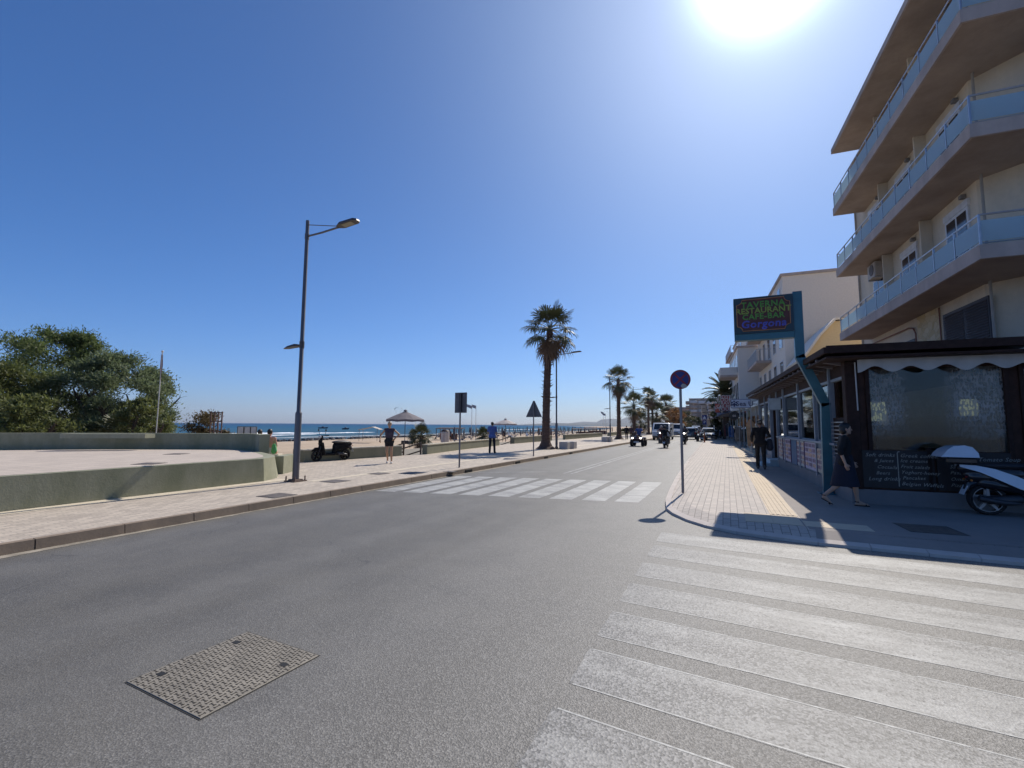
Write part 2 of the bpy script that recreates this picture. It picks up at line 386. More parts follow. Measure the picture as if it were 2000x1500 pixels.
# left promenade
pl = [(-8.22,-60)] + [(-8.22+bend(v), v) for v in VV if v >= 0] ; wl = [(-8.22-7.2+bend(v), v) for v in VV if v > 60]
WP = [(-15.14,13.3),(-14.5,17.0),(-14.34,18.0),(-13.95,19.6),(-15.0,26.5),(-15.35,29),(-15.6,32),(-15.75,36),(-15.5,44),(-15.4,56)]
left = [(-16.4,-60),(-16.4,9.5),(-15.4,11.5)] + WP + wl
PAVL = pavers('promenade_paving', (.54,.46,.365), (.36,.305,.245), (.25,.22,.19), .2, .1, True, .007, .3)
struct('promenade', MB().prism(pl + left[::-1], -.5, .13), PAVL)
KERB = plaster('kerb_concrete', (.27,.205,.145), (.15,.115,.085), .7, 2.5)
mb = MB()
kv = [-60] + [k*.98 for k in range(-3, 110)] + [v for v in VV if v > 110]
for a, b in zip(kv, kv[1:]):
    x0, x1 = -8.22+bend(a), -8.22+bend(b); g = .006 if b-a < 2 else 0; j = rnd.uniform(-.004,.004)
    mb.add([(x0-.0,a+g,-.05),(x0+.10+j,a+g,-.05),(x1+.10+j,b-g,-.05),(x1,b-g,-.05),(x0-.02,a+g,.14),(x0+.075+j,a+g,.137),(x1+.075+j,b-g,.137),(x1-.02,b-g,.14)],
           [(0,3,2,1),(4,5,6,7),(0,1,5,4),(1,2,6,5),(2,3,7,6),(3,0,4,7)])
struct('kerb', mb, KERB)
# sand blown into the gutter
mb = MB(); P0 = []; P1 = []
for i in range(260):
    v = -20+i*.5; P0.append((-8.13+bend(v), v, .006)); P1.append((-8.13+bend(v)+.10+.07*math.sin(v*.7)*math.sin(v*.23+1)+rnd.uniform(-.03,.03), v, .0035))
n = len(P0); mb.add(P0+P1, [(i,n+i,n+i+1,i+1) for i in range(n-1)])
struct('gutter_sand', mb, M('gutter_dust', (.27,.24,.195), .95, var=.35, scale=6, bump=.3))
# pale band of smooth slabs along the foot of the raised terrace, yellowish guiding strip
BAND = pavers('guiding_slabs', (.62,.54,.41), (.55,.48,.365), (.38,.33,.26), .4, .4, True, .006, .25)
struct('path', MB().add([(-11.1,-20,.134),(-10.72,-20,.134),(-10.72,8.9,.134),(-11.1,8.9,.134), (-10.1,8.9,.134),(-9.85,8.9,.134),(-9.85,60,.134),(-10.1,60,.134)], [(0,1,2,3),(4,5,6,7)]), BAND)
# right pavement with its rounded corner
kr = [(80,7.75),(3.3,7.78),(2.3,7.8),(1.1,7.82),(.45,7.95),(.09,8.05),(-.35,8.3),(-.68,8.68),(-.95,9.15),(-1.12,9.61),(-1.24,10.6),(-1.31,11.86),(-1.4,14.2),(-1.63,21.7),(-2.16,46.7)] + [(-2.2-.02*(v-48)+bend(v), v) for v in VV if v > 55]
PAVR = pavers('pavement_blocks', (.49,.43,.375), (.39,.35,.31), (.17,.15,.135), .2, .115, True, .007, .3)
def edz(x, v): return .03 if v < 8.6 else min(.13, .03+.10*(v-8.6)/6)
def inset(i, d):
    a, b = Vector((*kr[max(i-1,0)], 0)), Vector((*kr[min(i+1,len(kr)-1)], 0)); t_ = (b-a).normalized(); n_ = Vector((t_.y, -t_.x, 0))
    if n_.dot(Vector((1, 1, 0))) < 0: n_ = -n_
    return (kr[i][0]+n_.x*d, kr[i][1]+n_.y*d)
kin = [inset(i, .42) for i in range(len(kr))]; kin[0] = (80, 7.75+.42)
mb = MB(); n = len(kr)
mb.add([(x,y,.13) for x,y in kin]+[(80,520,.13)], [tuple(range(n+1))[::-1]])
mb.add([(x,y,-.1) for x,y in kr]+[(x,y,edz(x,y)) for x,y in kr]+[(x,y,.13) for x,y in kin], [(i+1,i,n+i,n+i+1) for i in range(n-1)]+[(n+i+1,n+i,2*n+i,2*n+i+1) for i in range(n-1)])
struct('pavement', mb, PAVR)
KS = plaster('kerbstone', (.56,.50,.45), (.40,.35,.31), .5, 2)
mb = MB()
for (a, b) in zip(kr[1:], kr[2:]):
    a, b = Vector((*a, 0)), Vector((*b, 0)); d = (b-a).normalized(); nrm = Vector((d.y, -d.x, 0)) * .13    # towards the pavement
    nrm = Vector((d.y, -d.x, 0)); 
    if nrm.dot(Vector((1, 1, 0))) < 0: nrm = -nrm
    a2, b2 = a+nrm*.10, b+nrm*.10; a1, b1 = a-nrm*.02, b-nrm*.02
    k = int((b-a).length/1.0)+1
    for i in range(k):
        f0, f1 = i/k+.003, (i+1)/k-.003
        P = [a1.lerp(b1, f0), a2.lerp(b2, f0), a2.lerp(b2, f1), a1.lerp(b1, f1)]
        zz = [edz(p.x,p.y)+(.010 if q in (0,3) else .010+.12/.42*(.13-edz(p.x,p.y))) for q, p in enumerate(P)]; mb.add([(p.x,p.y,-.1) for p in P]+[(p.x,p.y,z_) for p, z_ in zip(P, zz)], [(0,3,2,1),(4,5,6,7),(0,1,5,4),(1,2,6,5),(2,3,7,6),(3,0,4,7)])
struct('kerb', mb, KS)
# ribbed yellow guiding strip
mb = MB(); TA = plaster('tactile_yellow', (.62,.51,.37), (.46,.385,.29), .4, 2)
def strip(a, b, wv):
    a, b = Vector((*a, 0)), Vector((*b, 0)); L = (b-a).length; d = (b-a)/L; n = Vector((d.y, -d.x, 0))
    k = max(1, int(L/.4))
    for i in range(k):
        p, q = a+d*(L*i/k+.003), a+d*(L*(i+1)/k-.003)
        c = [p, q, q+n*wv, p+n*wv]; mb.add([(x.x,x.y,.134) for x in c], [(3,2,1,0)])
        for r in range(5 if wv > .35 else 3):
            o = n*(.035+r*(wv-.05)/(5 if wv > .35 else 3)); w = n*.035; c = [p+o, q+o, q+o+w, p+o+w]
            mb.add([(x.x,x.y,.134) for x in c]+[(x.x,x.y,.141) for x in c], [(7,6,5,4),(0,4,5,1),(1,5,6,2),(2,6,7,3),(3,7,4,0)])
strip((.62,9.3),(.28,40),.42)
struct('tactile_paving', mb, TA)
q0 = [i for i, p_ in enumerate(kr) if 1.0 < p_[0] < 4]
_ec = [(4.6,7.78)]+[kr[i] for i in q0]; _ic = [(4.6,8.20)]+[kin[i] for i in q0]; _n = len(_ec)
struct('shade_toned_pavement', MB().add([(x,y,.1335) for x,y in ((1.06,8.24),(14,8.20),(14,14),(6,14),(2.15,12.6),(1.9,24),(.9,48),(.62,48),(.72,40),(1.06,9.3))], [tuple(range(10))])
    .add([(x,y+.10,.034+.024) for x,y in _ec]+[(x,y,.1335) for x,y in _ic], [(i+1,i,_n+i,_n+i+1) for i in range(_n-1)]), plaster('shade_toned_concrete', (.285,.25,.225), (.19,.17,.155), .6, .9, .2))  # smooth joint-free concrete, its colour darkened to deepen the building's shade
mb = MB()
for i in range(2):
    for j in range(2): mb.box(.22+i*.4, .615+i*.4, 8.45+j*.4, 8.845+j*.4, .131, .139)
mb.box(1.05,1.9,8.45,8.9,.131,.137)
struct('tactile_paving', mb, TA)

# zebra crossings and lane lines, sheets 4 mm above the asphalt
Z1 = zebra_mat('worn_paint_white', .695)
def ragged(mb, P, jit, n=26):
    # polygon outline with slightly worn edges
    out = []
    for i in range(4):
        a, b = Vector(P[i]), Vector(P[(i+1)%4]); k = n if (b-a).length > 1 else 5
        for j in range(k): p = a.lerp(b, j/k); out.append((p.x+rnd.uniform(-jit,jit), p.y+rnd.uniform(-jit,jit), .0012))
    c = sum((Vector(p) for p in out), Vector())/len(out)
    mb.add(out, [tuple(range(len(out)))])
mb = MB()
st = [(7.63,7.02),(6.77,6.20),(5.88,5.34),(5.07,4.52),(4.25,3.72),(3.50,2.98),(2.71,2.18),(1.88,1.38),(1.1,.6)]
for a, b in st:
    s = -.085
    ragged(mb, [(-.98,b,0),(4.6,b+s*5.6,0),(4.6,a+s*5.6,0),(-.98,a,0)], .008)
    mb.mi = 1
    for e0, e1 in ((a-.014, a), (b, b+.013)):             # thicker ridge of paint left along both edges
        x = -.95
        while x < 4.5:
            L_ = rnd.uniform(.3,1.1)
            mb.add([(x,e0+s*(x+.98),.0022),(x+L_,e0+s*(x+L_+.98),.0022),(x+L_,e1+s*(x+L_+.98),.0022),(x,e1+s*(x+.98),.0022)], [(0,1,2,3)]); x += L_+rnd.uniform(.0,.12)
    mb.mi = 0
struct('crosswalk', mb, [Z1, M('paint_ridge', (.38,.378,.355), .6, var=.35, scale=25)])
mb = MB()
for k in range(9):
    x1 = -1.78-.705*k; x0 = x1-.5
    f = lambda x: (10.32+(x+1.75)*.205, 14.2+(x+1.75)*.215)
    ragged(mb, [(x0,f(x0)[0],0),(x1,f(x1)[0],0),(x1,f(x1)[1],0),(x0,f(x0)[1],0)], .008)
struct('crosswalk', mb, zebra_mat('worn_paint_far', .80))
mb = MB()
for x in (-4.86, -5.12):
    mb.add([(x-.05,15.2,.004),(x+.05,15.2,.004),(x+.05+bend(110),110,.004),(x-.05+bend(110),110,.004)], [(0,1,2,3)])
mb.add([(-7.9,14.2,.004),(-7.8,14.1,.004),(-5.7,15.4,.004),(-5.75,15.5,.004)], [(0,1,2,3)])
struct('lane_marking', mb, zebra_mat('worn_paint_thin', .70))
# dark patched asphalt beside the right kerb
PT = M('asphalt_patch', (.118,.114,.106), .8, var=.3, scale=30, bump=.4, bs=80)
if 0: struct('asphalt_patch', MB().add([(-1.75,9.2,.003),(-1.22,9.7,.003),(-1.45,15,.003),(-1.7,21.5,.003),(-1.98,21.5,.003),(-1.9,14.6,.003)], [(0,1,2,3,4,5)]), PT)

# beach, sea, foam
m, t, b, co = base('sand')
c = mixc(t, ramp(t, noise(t, co, .12, 6), [(.35, 0.), (.7, 1.)]), (.50,.385,.265), (.40,.30,.205))
c = mixc(t, ramp(t, noise(t, co, 1.3, 7, .7), [(.45, 0.), (.7, .5)]), c, (.27,.21,.15))
t.links.new(c, b.inputs['Base Color']); b.inputs['Roughness'].default_value = .95
bumpit(t, b, noise(t, co, 2.5, 8, .7), .7, .08); SAND = m
vs = []; fs = []; US = [-13.9,-16.5,-19,-22,-26,-31,-37,-44,-52,-58,-62,-66,-72,-80]; VS = list(range(-80, 200, 6)) + list(range(200, 900, 50))
for v in VS:
    for j, u in enumerate(US):
        z = -.05 if j == 0 else -.28 - .68*min(1, max(0, (-u-17)/16)) - .16*min(1, max(0, (-u-52)/10)) - .5*max(0, (-u-66)/14) + rnd.uniform(-.04,.04)
        vs.append((u+bend(v)+ (0 if j else -.0), v, z))
nu = len(US)
for i in range(len(VS)-1):
    for j in range(nu-1): fs.append((i*nu+j, (i+1)*nu+j, (i+1)*nu+j+1, i*nu+j+1))
struct('beach', MB().add(vs, fs), SAND, smooth=True)
m, t, b, co = base('sea_water')
sx = nn(t, 'ShaderNodeSeparateXYZ'); t.links.new(co, sx.inputs[0])
dist = nn(t, 'ShaderNodeMath', operation='MULTIPLY'); dist.inputs[1].default_value = -1/700.; t.links.new(sx.outputs[0], dist.inputs[0])
dc = ramp(t, dist.outputs[0], [(.09, (.11,.15,.17)), (.14, (.055,.130,.19)), (.4, (.035,.115,.21)), (1., (.028,.085,.18))])
mpp = nn(t, 'ShaderNodeMapping'); mpp.inputs['Rotation'].default_value = (0,0,R(5)); mpp.inputs['Scale'].default_value = (.03,.006,1); t.links.new(co, mpp.inputs[0])
c = mixc(t, ramp(t, noise(t, mpp.outputs[0], 1.6, 5), [(.4, 0.), (.65, .5)]), dc, (.030,.09,.17))
t.links.new(c, b.inputs['Base Color']); b.inputs['Roughness'].default_value = .4; b.inputs['Specular IOR Level'].default_value = .12
df = nn(t, 'ShaderNodeBsdfDiffuse'); t.links.new(c, df.inputs[0]); mxs = nn(t, 'ShaderNodeMixShader'); mxs.inputs[0].default_value = .86
t.links.new(b.outputs[0], mxs.inputs[1]); t.links.new(df.outputs[0], mxs.inputs[2]); t.links.new(mxs.outputs[0], t.nodes['Material Output'].inputs[0])
mp2 = nn(t, 'ShaderNodeMapping'); mp2.inputs['Scale'].default_value = (.5,.16,1); t.links.new(co, mp2.inputs[0])
bumpit(t, b, noise(t, mp2.outputs[0], 1.0, 9, .65), 1.0, .55)
vs = []; fs = []; cv_ = [-1400,-60,0,60]+list(range(120,901,30))+[1500,4300]
for v in cv_: vs += [(-60+bend(min(v,900)),v,-1.08),(-900,v,-1.08),(-4300,v,-1.08)]
struct('sea', MB().add(vs, [(3*i+k,3*i+3+k,3*i+4+k,3*i+1+k) for i in range(len(cv_)-1) for k in (0,1)]), m)
mb = MB(); FO = M('foam', (.86,.88,.90), .8, var=.06, scale=3, bump=.5, bs=3)
for (u0, v0, v1, hh, w) in ((-108,34,96,.42,1.2),(-92,60,84,.14,.6),(-103,84,116,.22,.9),(-112,-40,24,.4,1.4),(-74,20,160,.04,.45),(-100,190,330,.16,1.4)):
    n = int((v1-v0)/1.0); ph = rnd.uniform(0,6)
    vs = []; fs = []
    for i in range(n+1):
        v = v0+(v1-v0)*i/n; e = math.sin(PI*i/n)**.5; k = e*(.45+.55*abs(math.sin(i*.37+ph))*rnd.uniform(.6,1))
        u = u0+1.6*math.sin(v*.07+ph)+rnd.uniform(-.3,.3)+bend(v)
        vs += [(u-w*k*.5,v,-1.1),(u-w*.12*k,v,-1.06+hh*k),(u+w*.2*k,v,-1.06+hh*k*.8),(u+w*k,v,-1.07)]
    for i in range(n):
        for j in range(3): fs.append((i*4+j,i*4+j+1,(i+1)*4+j+1,(i+1)*4+j))
    mb.add(vs, fs)
struct('wave_foam', mb, FO, 'stuff')
# pebbles and dark weed line at the water's edge
mb = MB()
for i in range(900):
    v = rnd.uniform(10, 190); u = -60.5-rnd.random()**2*3+bend(v)-.6*math.sin(v*.2); s = rnd.uniform(.12,.42)
    mb.ell((u, v, -.98), (s, s*rnd.uniform(.7,1.6), s*.75), 6, 4)
struct('shore_stones', mb, M('wet_stone', (.045,.042,.045), .6, var=.5, scale=1), 'stuff')

# far mountains across the bay
def ridge(name, prof, dep, thick, col):
    # prof: (px, height in px above the horizon)
    mb = MB(); vs = []; n = len(prof)
    for px, h in prof:
        a = atd(px, 829.5+(px-1000)*.0068, dep); b2 = atd(px, 829.5+(px-1000)*.0068, dep+thick)
        f = (b2-a).normalized()
        vs += [(a.x, a.y, -3), (a.x+f.x*thick*.35, a.y+f.y*thick*.35, h*dep/FPX*.55), (a.x+f.x*thick*.6, a.y+f.y*thick*.6, h*dep/FPX+1.65), (b2.x, b2.y, -3)]
    fs = [(i*4+j,(i+1)*4+j,(i+1)*4+j+1,i*4+j+1) for i in range(n-1) for j in range(3)]
    return struct(name, mb.add(vs, fs), plaster(name+'_rock', col, tuple(c*.7 for c in col), .5, .004, .2), smooth=True)
ridge('mountain', [(1040,0),(1075,5),(1110,4),(1140,8),(1165,7),(1175,13),(1195,15),(1215,14),(1225,19),(1245,16),(1262,19),(1285,14),(1330,14),(1400,10),(1460,9)], 3300, 900, (.045,.065,.085))
ridge('headland', [(1010,0),(1060,3),(1100,4),(1150,4),(1200,5),(1260,6),(1330,6),(1420,5)], 2100, 400, (.045,.060,.070))

# ================================================================ RAISED TERRACE AND LOW WALLS
GP = plaster('green_plaster', (.205,.213,.130), (.38,.37,.275), .85, 1.1, .35)
TZ = .72
tp = [(-11.13,-20),(-11.13,-5),(-11.13,3),(-11.04,8.36),(-11.42,9.04),(-11.95,9.5),(-13.4,10.05),(-15.3,10.8),(-19.5,8.6),(-21.4,6.6),(-24,1),(-27,-20)]
te = thing('terrace', 'raised paved terrace with a sage green plastered front wall, left of the lamp post', 'terrace', (-15,4,.13))
off = (-15,4,.13)
tt = list(tp); tt[3:6] = [(-11.04,8.31),(-11.43,8.94),(-12.0,9.38)]; n = len(tp)
part('retaining_wall', MB(off).add([(x,y,.1) for x,y in tp]+[(x,y,TZ) for x,y in tt], [tuple(range(n-1,-1,-1)), tuple(range(n,2*n))]+[(i,(i+1)%n,(i+1)%n+n,i+n) for i in range(n)]), GP, te)
PAVT = pavers('terrace_paving', (.53,.45,.37), (.45,.38,.315), (.30,.26,.235), .25, .25, False, .006, .25)
ins = [(-11.33,-20),(-11.26,8.18),(-11.60,8.72),(-12.15,9.12),(-13.4,9.8),(-15.3,10.5),(-19.3,8.4),(-21.2,6.4),(-23.8,1),(-26.8,-20)]
part('paving', MB(off).add([(x,y,TZ+.004) for x,y in ins], [tuple(range(len(ins)))[::-1]]), PAVT, te)
part('drain_pipe', MB(off).lathe([(.035,0),(.035,.012),(.02,.012),(.02,0)], (-11.13,7.85,.45), 12, 'x'), M('black_pipe', (.01,.01,.01), .7), te)
# the curved parapet behind it
def pathwall(path, th, z0, z1, mb=None, cap=0):
    mb = mb or MB(); P = [Vector((*p, 0)) for p in path]; L = []; Rr = []
    for i, p in enumerate(P):
        d = (P[min(i+1,len(P)-1)]-P[max(i-1,0)]).normalized(); n = Vector((d.y,-d.x,0))*th/2; L.append(p-n); Rr.append(p+n)
    pts = [(p.x,p.y) for p in L]+[(p.x,p.y) for p in Rr[::-1]]
    return mb.prism(pts, z0, z1)
def smooth_path(p, n=6):
    out = []; P = [p[0]]+list(p)+[p[-1]]
    for i in range(1, len(P)-2):
        a, b, c, d = (np.array(q, float) for q in P[i-1:i+3])
        for k in range(n):
            t = k/n; out.append(tuple(.5*((2*b)+(-a+c)*t+(2*a-5*b+4*c-d)*t*t+(-a+3*b-3*c+d)*t**3)))
    out.append(tuple(p[-1])); return out
rp = [(-31,-14),(-27.5,-2),(-24.1,3.2),(-21.6,6.7),(-19.5,8.75),(-17.4,10.1),(-15.3,11.0),(-13.75,10.35)]
pw = thing('parapet_wall', 'curved grey green parapet wall along the back of the raised terrace', 'wall', (-19.5,8.75,.13))
part('wall', pathwall(smooth_path(rp), .3, -.4, 1.27, MB((-19.5,8.75,.13))), GP, pw)
# projecting shelf with a pale lit end
a, b = G(116,857,1.1), G(283,857,1.1)
d = (b-a).normalized(); n = Vector((d.y,-d.x,0))
mb = MB((-19.5,8.75,.13)); 
c0 = [(-20.95,6.9),(-20.6,6.75),(-20.2,6.9),(-18.35,8.95),(-18.1,9.4),(-18.5,9.55)]
c0 = [(a.x,a.y),(a.x+.25,a.y-.02),(b.x,b.y),(b.x-.1,b.y+.35),(a.x-.1,a.y+.45)]
mb.prism(c0, 1.12, 1.262)
part('shelf', mb, GP, pw)
# short wall beyond the terrace end
single('low_wall', 'short green plastered wall stub between the terrace end and the lamp post', 'wall',
       pathwall([(-12.25,9.72),(-12.62,10.38),(-12.85,10.7)], .30, 0, .66, MB((-12.7,10.45,.13))), GP, (-12.7,10.45,.13))
GW = plaster('khaki_plaster', (.20,.20,.135), (.31,.30,.215), .6, 1.2, .3); CAP = plaster('wall_coping', (.52,.47,.36), (.40,.36,.28), .5, 2)
def lowwall(path, z1, label):
    o = (path[0][0], path[0][1], .13); w = thing('low_wall', label, 'wall', o, group='low walls along the seaward edge of the promenade')
    part('wall', pathwall(path, .28, -.5, z1-.05, MB(o)), GW, w); part('coping', pathwall(path, .33, z1-.05, z1, MB(o)), CAP, w)
lowwall([(-15.2,13.1),(-14.8,15.5),(-14.36,18.05)], .62, 'low khaki wall right behind the parked black scooter')
lowwall([(-13.95,19.5),(-14.6,23.5),(-15.1,27.5),(-15.35,30.5)], .63, 'low khaki wall behind the rectangular sign, from the beach stairs onwards')
lowwall([(-15.75,34),(-15.85,38),(-15.8,43)], .66, 'low khaki wall behind the triangular sign and the tall palm')
lowwall([(-15.6,46.5),(-15.5,55),(-15.5,62)], .66, 'low khaki wall between the tall palm and the second palm')
lowwall([(-15.5,66),(-15.6,80),(-15.7,95)], .66, 'farthest low khaki wall beyond the second palm')
WD = M('weathered_wood', (.10,.075,.055), .8, var=.35, scale=14, bump=.3)
def rail(p, q, label):
    o = thing('handrail', label, 'handrail', p, group='wooden handrails of the beach stairs'); p = Vector(p); q = Vector(q); off = p
    for a in (p, q): part('post', MB(off).tube([(a.x,a.y,a.z-.35),(a.x,a.y,a.z+.62)], .045, 8), WD, o)
    for h in (.58, .18): part('rail', MB(off).tube([p+Vector((0,0,h)), q+Vector((0,0,h))], .035, 8), WD, o)
rail((-14.05,19.3,.13), (-15.9,19.0,-.45), 'wooden stair handrail against the longer low wall right of the jogger')
rail((-14.3,18.25,.13), (-16.1,17.95,-.45), 'wooden stair handrail beside the low wall end, left of the other')
rail((-13.6,11.4,.13), (-14.4,12.1,.13), 'short wooden rail between the lamp post and the black scooter')
rail((-15.75,33.6,.13), (-17.3,33.3,-.4), 'wooden stair handrail in the wall gap before the triangular sign')
mb = MB((-15,18.7,.13))
for k in range(4): mb.box(-14.3-.35*k-.35, -14.3-.35*k, 18.2, 19.35, -.6, .13-.14*(k+.3))
single('beach_stairs', 'concrete stairs down to the beach between two low walls', 'stairs', mb, CAP, (-15,18.7,.13))
mb = MB((-13.9,11.9,.13))
for k in range(3): mb.box(-14.5-.4*k, -13.6-.4*k, 11.0, 12.5, -.4, .12-.12*k)
single('wooden_steps', 'low timber steps beside the end of the terrace', 'steps', mb, WD, (-13.9,11.9,.13))

# ================================================================ COVERS IN THE ROAD AND PAVEMENTS
def cover(p, L, Wd, rz, label, z=.13, big=False):
    o = thing('manhole_cover', label, 'manhole cover', p, rz, group='metal covers in the paving')
    part('frame', MB().box(-L/2-.03,L/2+.03,-Wd/2-.03,Wd/2+.03,-.01,.006), M('cover_frame', (.09,.08,.07), .8, .2), o)
    part('plate', MB().bbox(-L/2,L/2,-Wd/2,Wd/2,-.01,.010,.003), M('cover_plate', (.13,.11,.095), .7, .3, .3, 12, .2), o)
    return o
cv = (Vector(G(250,1335,0))+Vector(G(487,1235,0))+Vector(G(622,1280,0))+Vector(G(380,1405,0)))/4
mo = thing('manhole_cover', 'large square beige metal cover with tread pattern in the asphalt', 'manhole cover', (cv.x,cv.y,.0), R(-2))
PLM = M('tread_plate', (.27,.24,.19), .6, .25, .22, 5, .15)
part('frame', MB().box(-.409,.409,-.409,.409,-.01,.002), M('cover_gap', (.03,.028,.025), .9), mo)
part('plate', MB().bbox(-.40,.40,-.40,.40,-.01,.006,.002), PLM, mo)
mb = MB(); n = 19
for i in range(n):
    for j in range(n):
        x = (i-(n-1)/2)*.0415; y = (j-(n-1)/2)*.0415; 
        if math.hypot(x, y) < .04: continue
        if (i+j) % 2: 
            for q in ((-.019,.019,-.0035,.0035), (-.019,-.013,-.010,.010), (.013,.019,-.010,.010)): mb.box(x+q[0],x+q[1],y+q[2],y+q[3],.0058,.0072)
        else:
            for q in ((-.0035,.0035,-.015,.015), (-.009,.009,-.018,-.0125), (-.009,.009,.0125,.018)): mb.box(x+q[0],x+q[1],y+q[2],y+q[3],.0058,.0072)
part('tread', mb, M('tread_grime', (.045,.04,.035), .9), mo)  # flat dark shapes on the plate stand in for the tread's recesses
for x, y in ((-.3,-.25),(-.3,.25),(.3,.2)): part('lifting_eye', MB().box(x-.028,x+.028,y-.02,y+.02,.0059,.0080), M('black_pipe', (.01,.01,.01), .7), mo)
for (px, py), L, Wd, lab in (((541,968),.5,.5,'square metal cover in the promenade near the kerb below the lamp post'),
    ((655,940),.5,.5,'small metal cover in the promenade just right of the lamp post foot'),
    ((740,925),.45,.45,'small metal cover in the promenade below the jogger'),
    ((805,924),.6,.5,'dark metal cover in the promenade left of the rectangular sign'),
    ((880,921),.3,.3,'small metal cover at the foot of the rectangular sign'),
    ((345,887),.01,.01,'')):
    if lab: cover(G(px,py), L, Wd, 0, lab)
cover(G(1815,1034), .62, .62, R(4), 'dark square cover in the shaded pavement before the white scooter')
cover(G(1413,850,.13), .9, .5, R(3), 'metal grille in the far right pavement near the shops')
for px, py in ((345,887),(292,906)):
    g = G(px,py,TZ); cover((g.x,g.y,TZ+.004), .42, .42, R(30), 'metal cover in the terrace paving, '+('far one' if px==345 else 'near one at the front edge'))
# gully openings in the left kerb
for k, (px, py) in enumerate(((950,925),(1038,907),(1096,897),(1140,888))):
    g = G(px,py,0); single('kerb_gully', ('first','second','third','fourth')[k]+' dark gully opening in the promenade kerb, counted from the near crosswalk', 'gully',
        MB().box(-.02,.012,-.22,.22,.01,.10), M('gully_dark', (.01,.01,.01), .9), (-8.11, g.y, 0), group='kerb gullies')
# ================================================================ RESTAURANT
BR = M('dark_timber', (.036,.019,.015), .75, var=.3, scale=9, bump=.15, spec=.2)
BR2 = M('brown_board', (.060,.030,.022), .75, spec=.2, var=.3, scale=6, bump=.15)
BLU = M('blue_grey_paint', (.20,.24,.29), .5, var=.15)
TEAL = M('teal_paint', (.030,.125,.165), .4, var=.15, scale=3)
PLI = plaster('plinth_render', (.21,.20,.20), (.13,.12,.12), .5, 1.5)
def bthing(name, label, cat, u, v, z=.13, group=None): return thing(name, label, cat, Bw(u, v, z), BA, group)
U0 = 2.9; V0 = 11.25; V1 = 25.3; UE = 7.55
rest = bthing('restaurant', 'dark timber framed restaurant pavilion with glazed front on the corner', 'restaurant', U0, V0)
O = (U0, V0, .13)
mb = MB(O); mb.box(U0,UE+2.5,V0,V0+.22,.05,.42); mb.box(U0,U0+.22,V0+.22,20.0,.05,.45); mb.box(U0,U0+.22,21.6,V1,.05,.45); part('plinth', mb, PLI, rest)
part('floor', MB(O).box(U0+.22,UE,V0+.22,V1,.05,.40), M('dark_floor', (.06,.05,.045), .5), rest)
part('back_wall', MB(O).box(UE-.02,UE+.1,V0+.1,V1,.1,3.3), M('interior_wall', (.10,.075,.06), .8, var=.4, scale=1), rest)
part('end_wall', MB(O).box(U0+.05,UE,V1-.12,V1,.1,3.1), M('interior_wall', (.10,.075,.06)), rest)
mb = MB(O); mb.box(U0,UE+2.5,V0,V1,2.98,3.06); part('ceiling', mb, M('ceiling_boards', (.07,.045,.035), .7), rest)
# roof: low pitched, tiled, overhanging; timber fascia
mb = MB(O); e = .46
P = [(U0-e,V0-.55,3.16),(UE+2.6,V0-.55,3.16),(UE+2.6,V1+.4,3.95),(UE,V1+.4,3.95),(U0-e,V1+.4,3.16)]
mb.add([(U0-e,V0-.55,3.18),(UE+2.6,V0-.55,3.18),(UE+2.6,V0+2.0,3.62),(UE,V0+2.0,3.62),(UE,V1+.3,3.62),(U0-e,V1+.3,3.18),(U0+.4,V0+.6,3.36),(U0+.4,V1+.3,3.36)],
       [(0,1,2,3,6),(0,6,7,5),(6,3,4,7)])
part('roof', mb, M('dark_roof_tiles', (.08,.045,.04), .6, var=.3, scale=8), rest)
part('fascia', MB(O).box(U0-e-.03,U0-e+.02,V0-.58,V1+.3,3.10,3.22).box(U0-e+.02,UE+2.6,V0-.58,V0-.53,3.10,3.25), BR, rest)
part('soffit', MB(O).box(U0-e+.02,U0,V0-.53,V1,3.0,3.04).box(U0,UE+2.6,V0-.53,V0,3.0,3.04), BR, rest)
for i, v in enumerate(np.arange(V0+.2, V1, .62)):
    part('rafter', MB(O).add([(U0-e+.0,v,3.03),(U0-.02,v,2.93),(U0-.02,v+.07,2.93),(U0-e,v+.07,3.03),(U0-e,v,3.07),(U0-.02,v,3.04),(U0-.02,v+.07,3.04),(U0-e,v+.07,3.07)],
         [(0,1,2,3),(0,4,5,1),(3,2,6,7),(0,3,7,4)]), M('light_rafter', (.16,.14,.15), .7), rest)
# posts of the long side
posts = [onU(px, 840, U0).y for px in (1475,1489,1508,1529,1563,1598)]
pv = sorted([12.55, 14.05, 16.05, 18.55, 20.0, 21.6, 23.2, 25.1])
for v in pv:
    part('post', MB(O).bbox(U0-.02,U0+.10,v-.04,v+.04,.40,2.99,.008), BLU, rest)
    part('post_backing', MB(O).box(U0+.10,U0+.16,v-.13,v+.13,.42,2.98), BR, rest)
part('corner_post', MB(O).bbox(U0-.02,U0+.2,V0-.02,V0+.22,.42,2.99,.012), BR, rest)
part('head_beam', MB(O).box(U0+.02,U0+.12,V0+.22,V1,2.66,2.72), BLU, rest); part('upper_board', MB(O).box(U0+.03,U0+.08,V0+.22,V1,2.722,2.97), BR, rest)
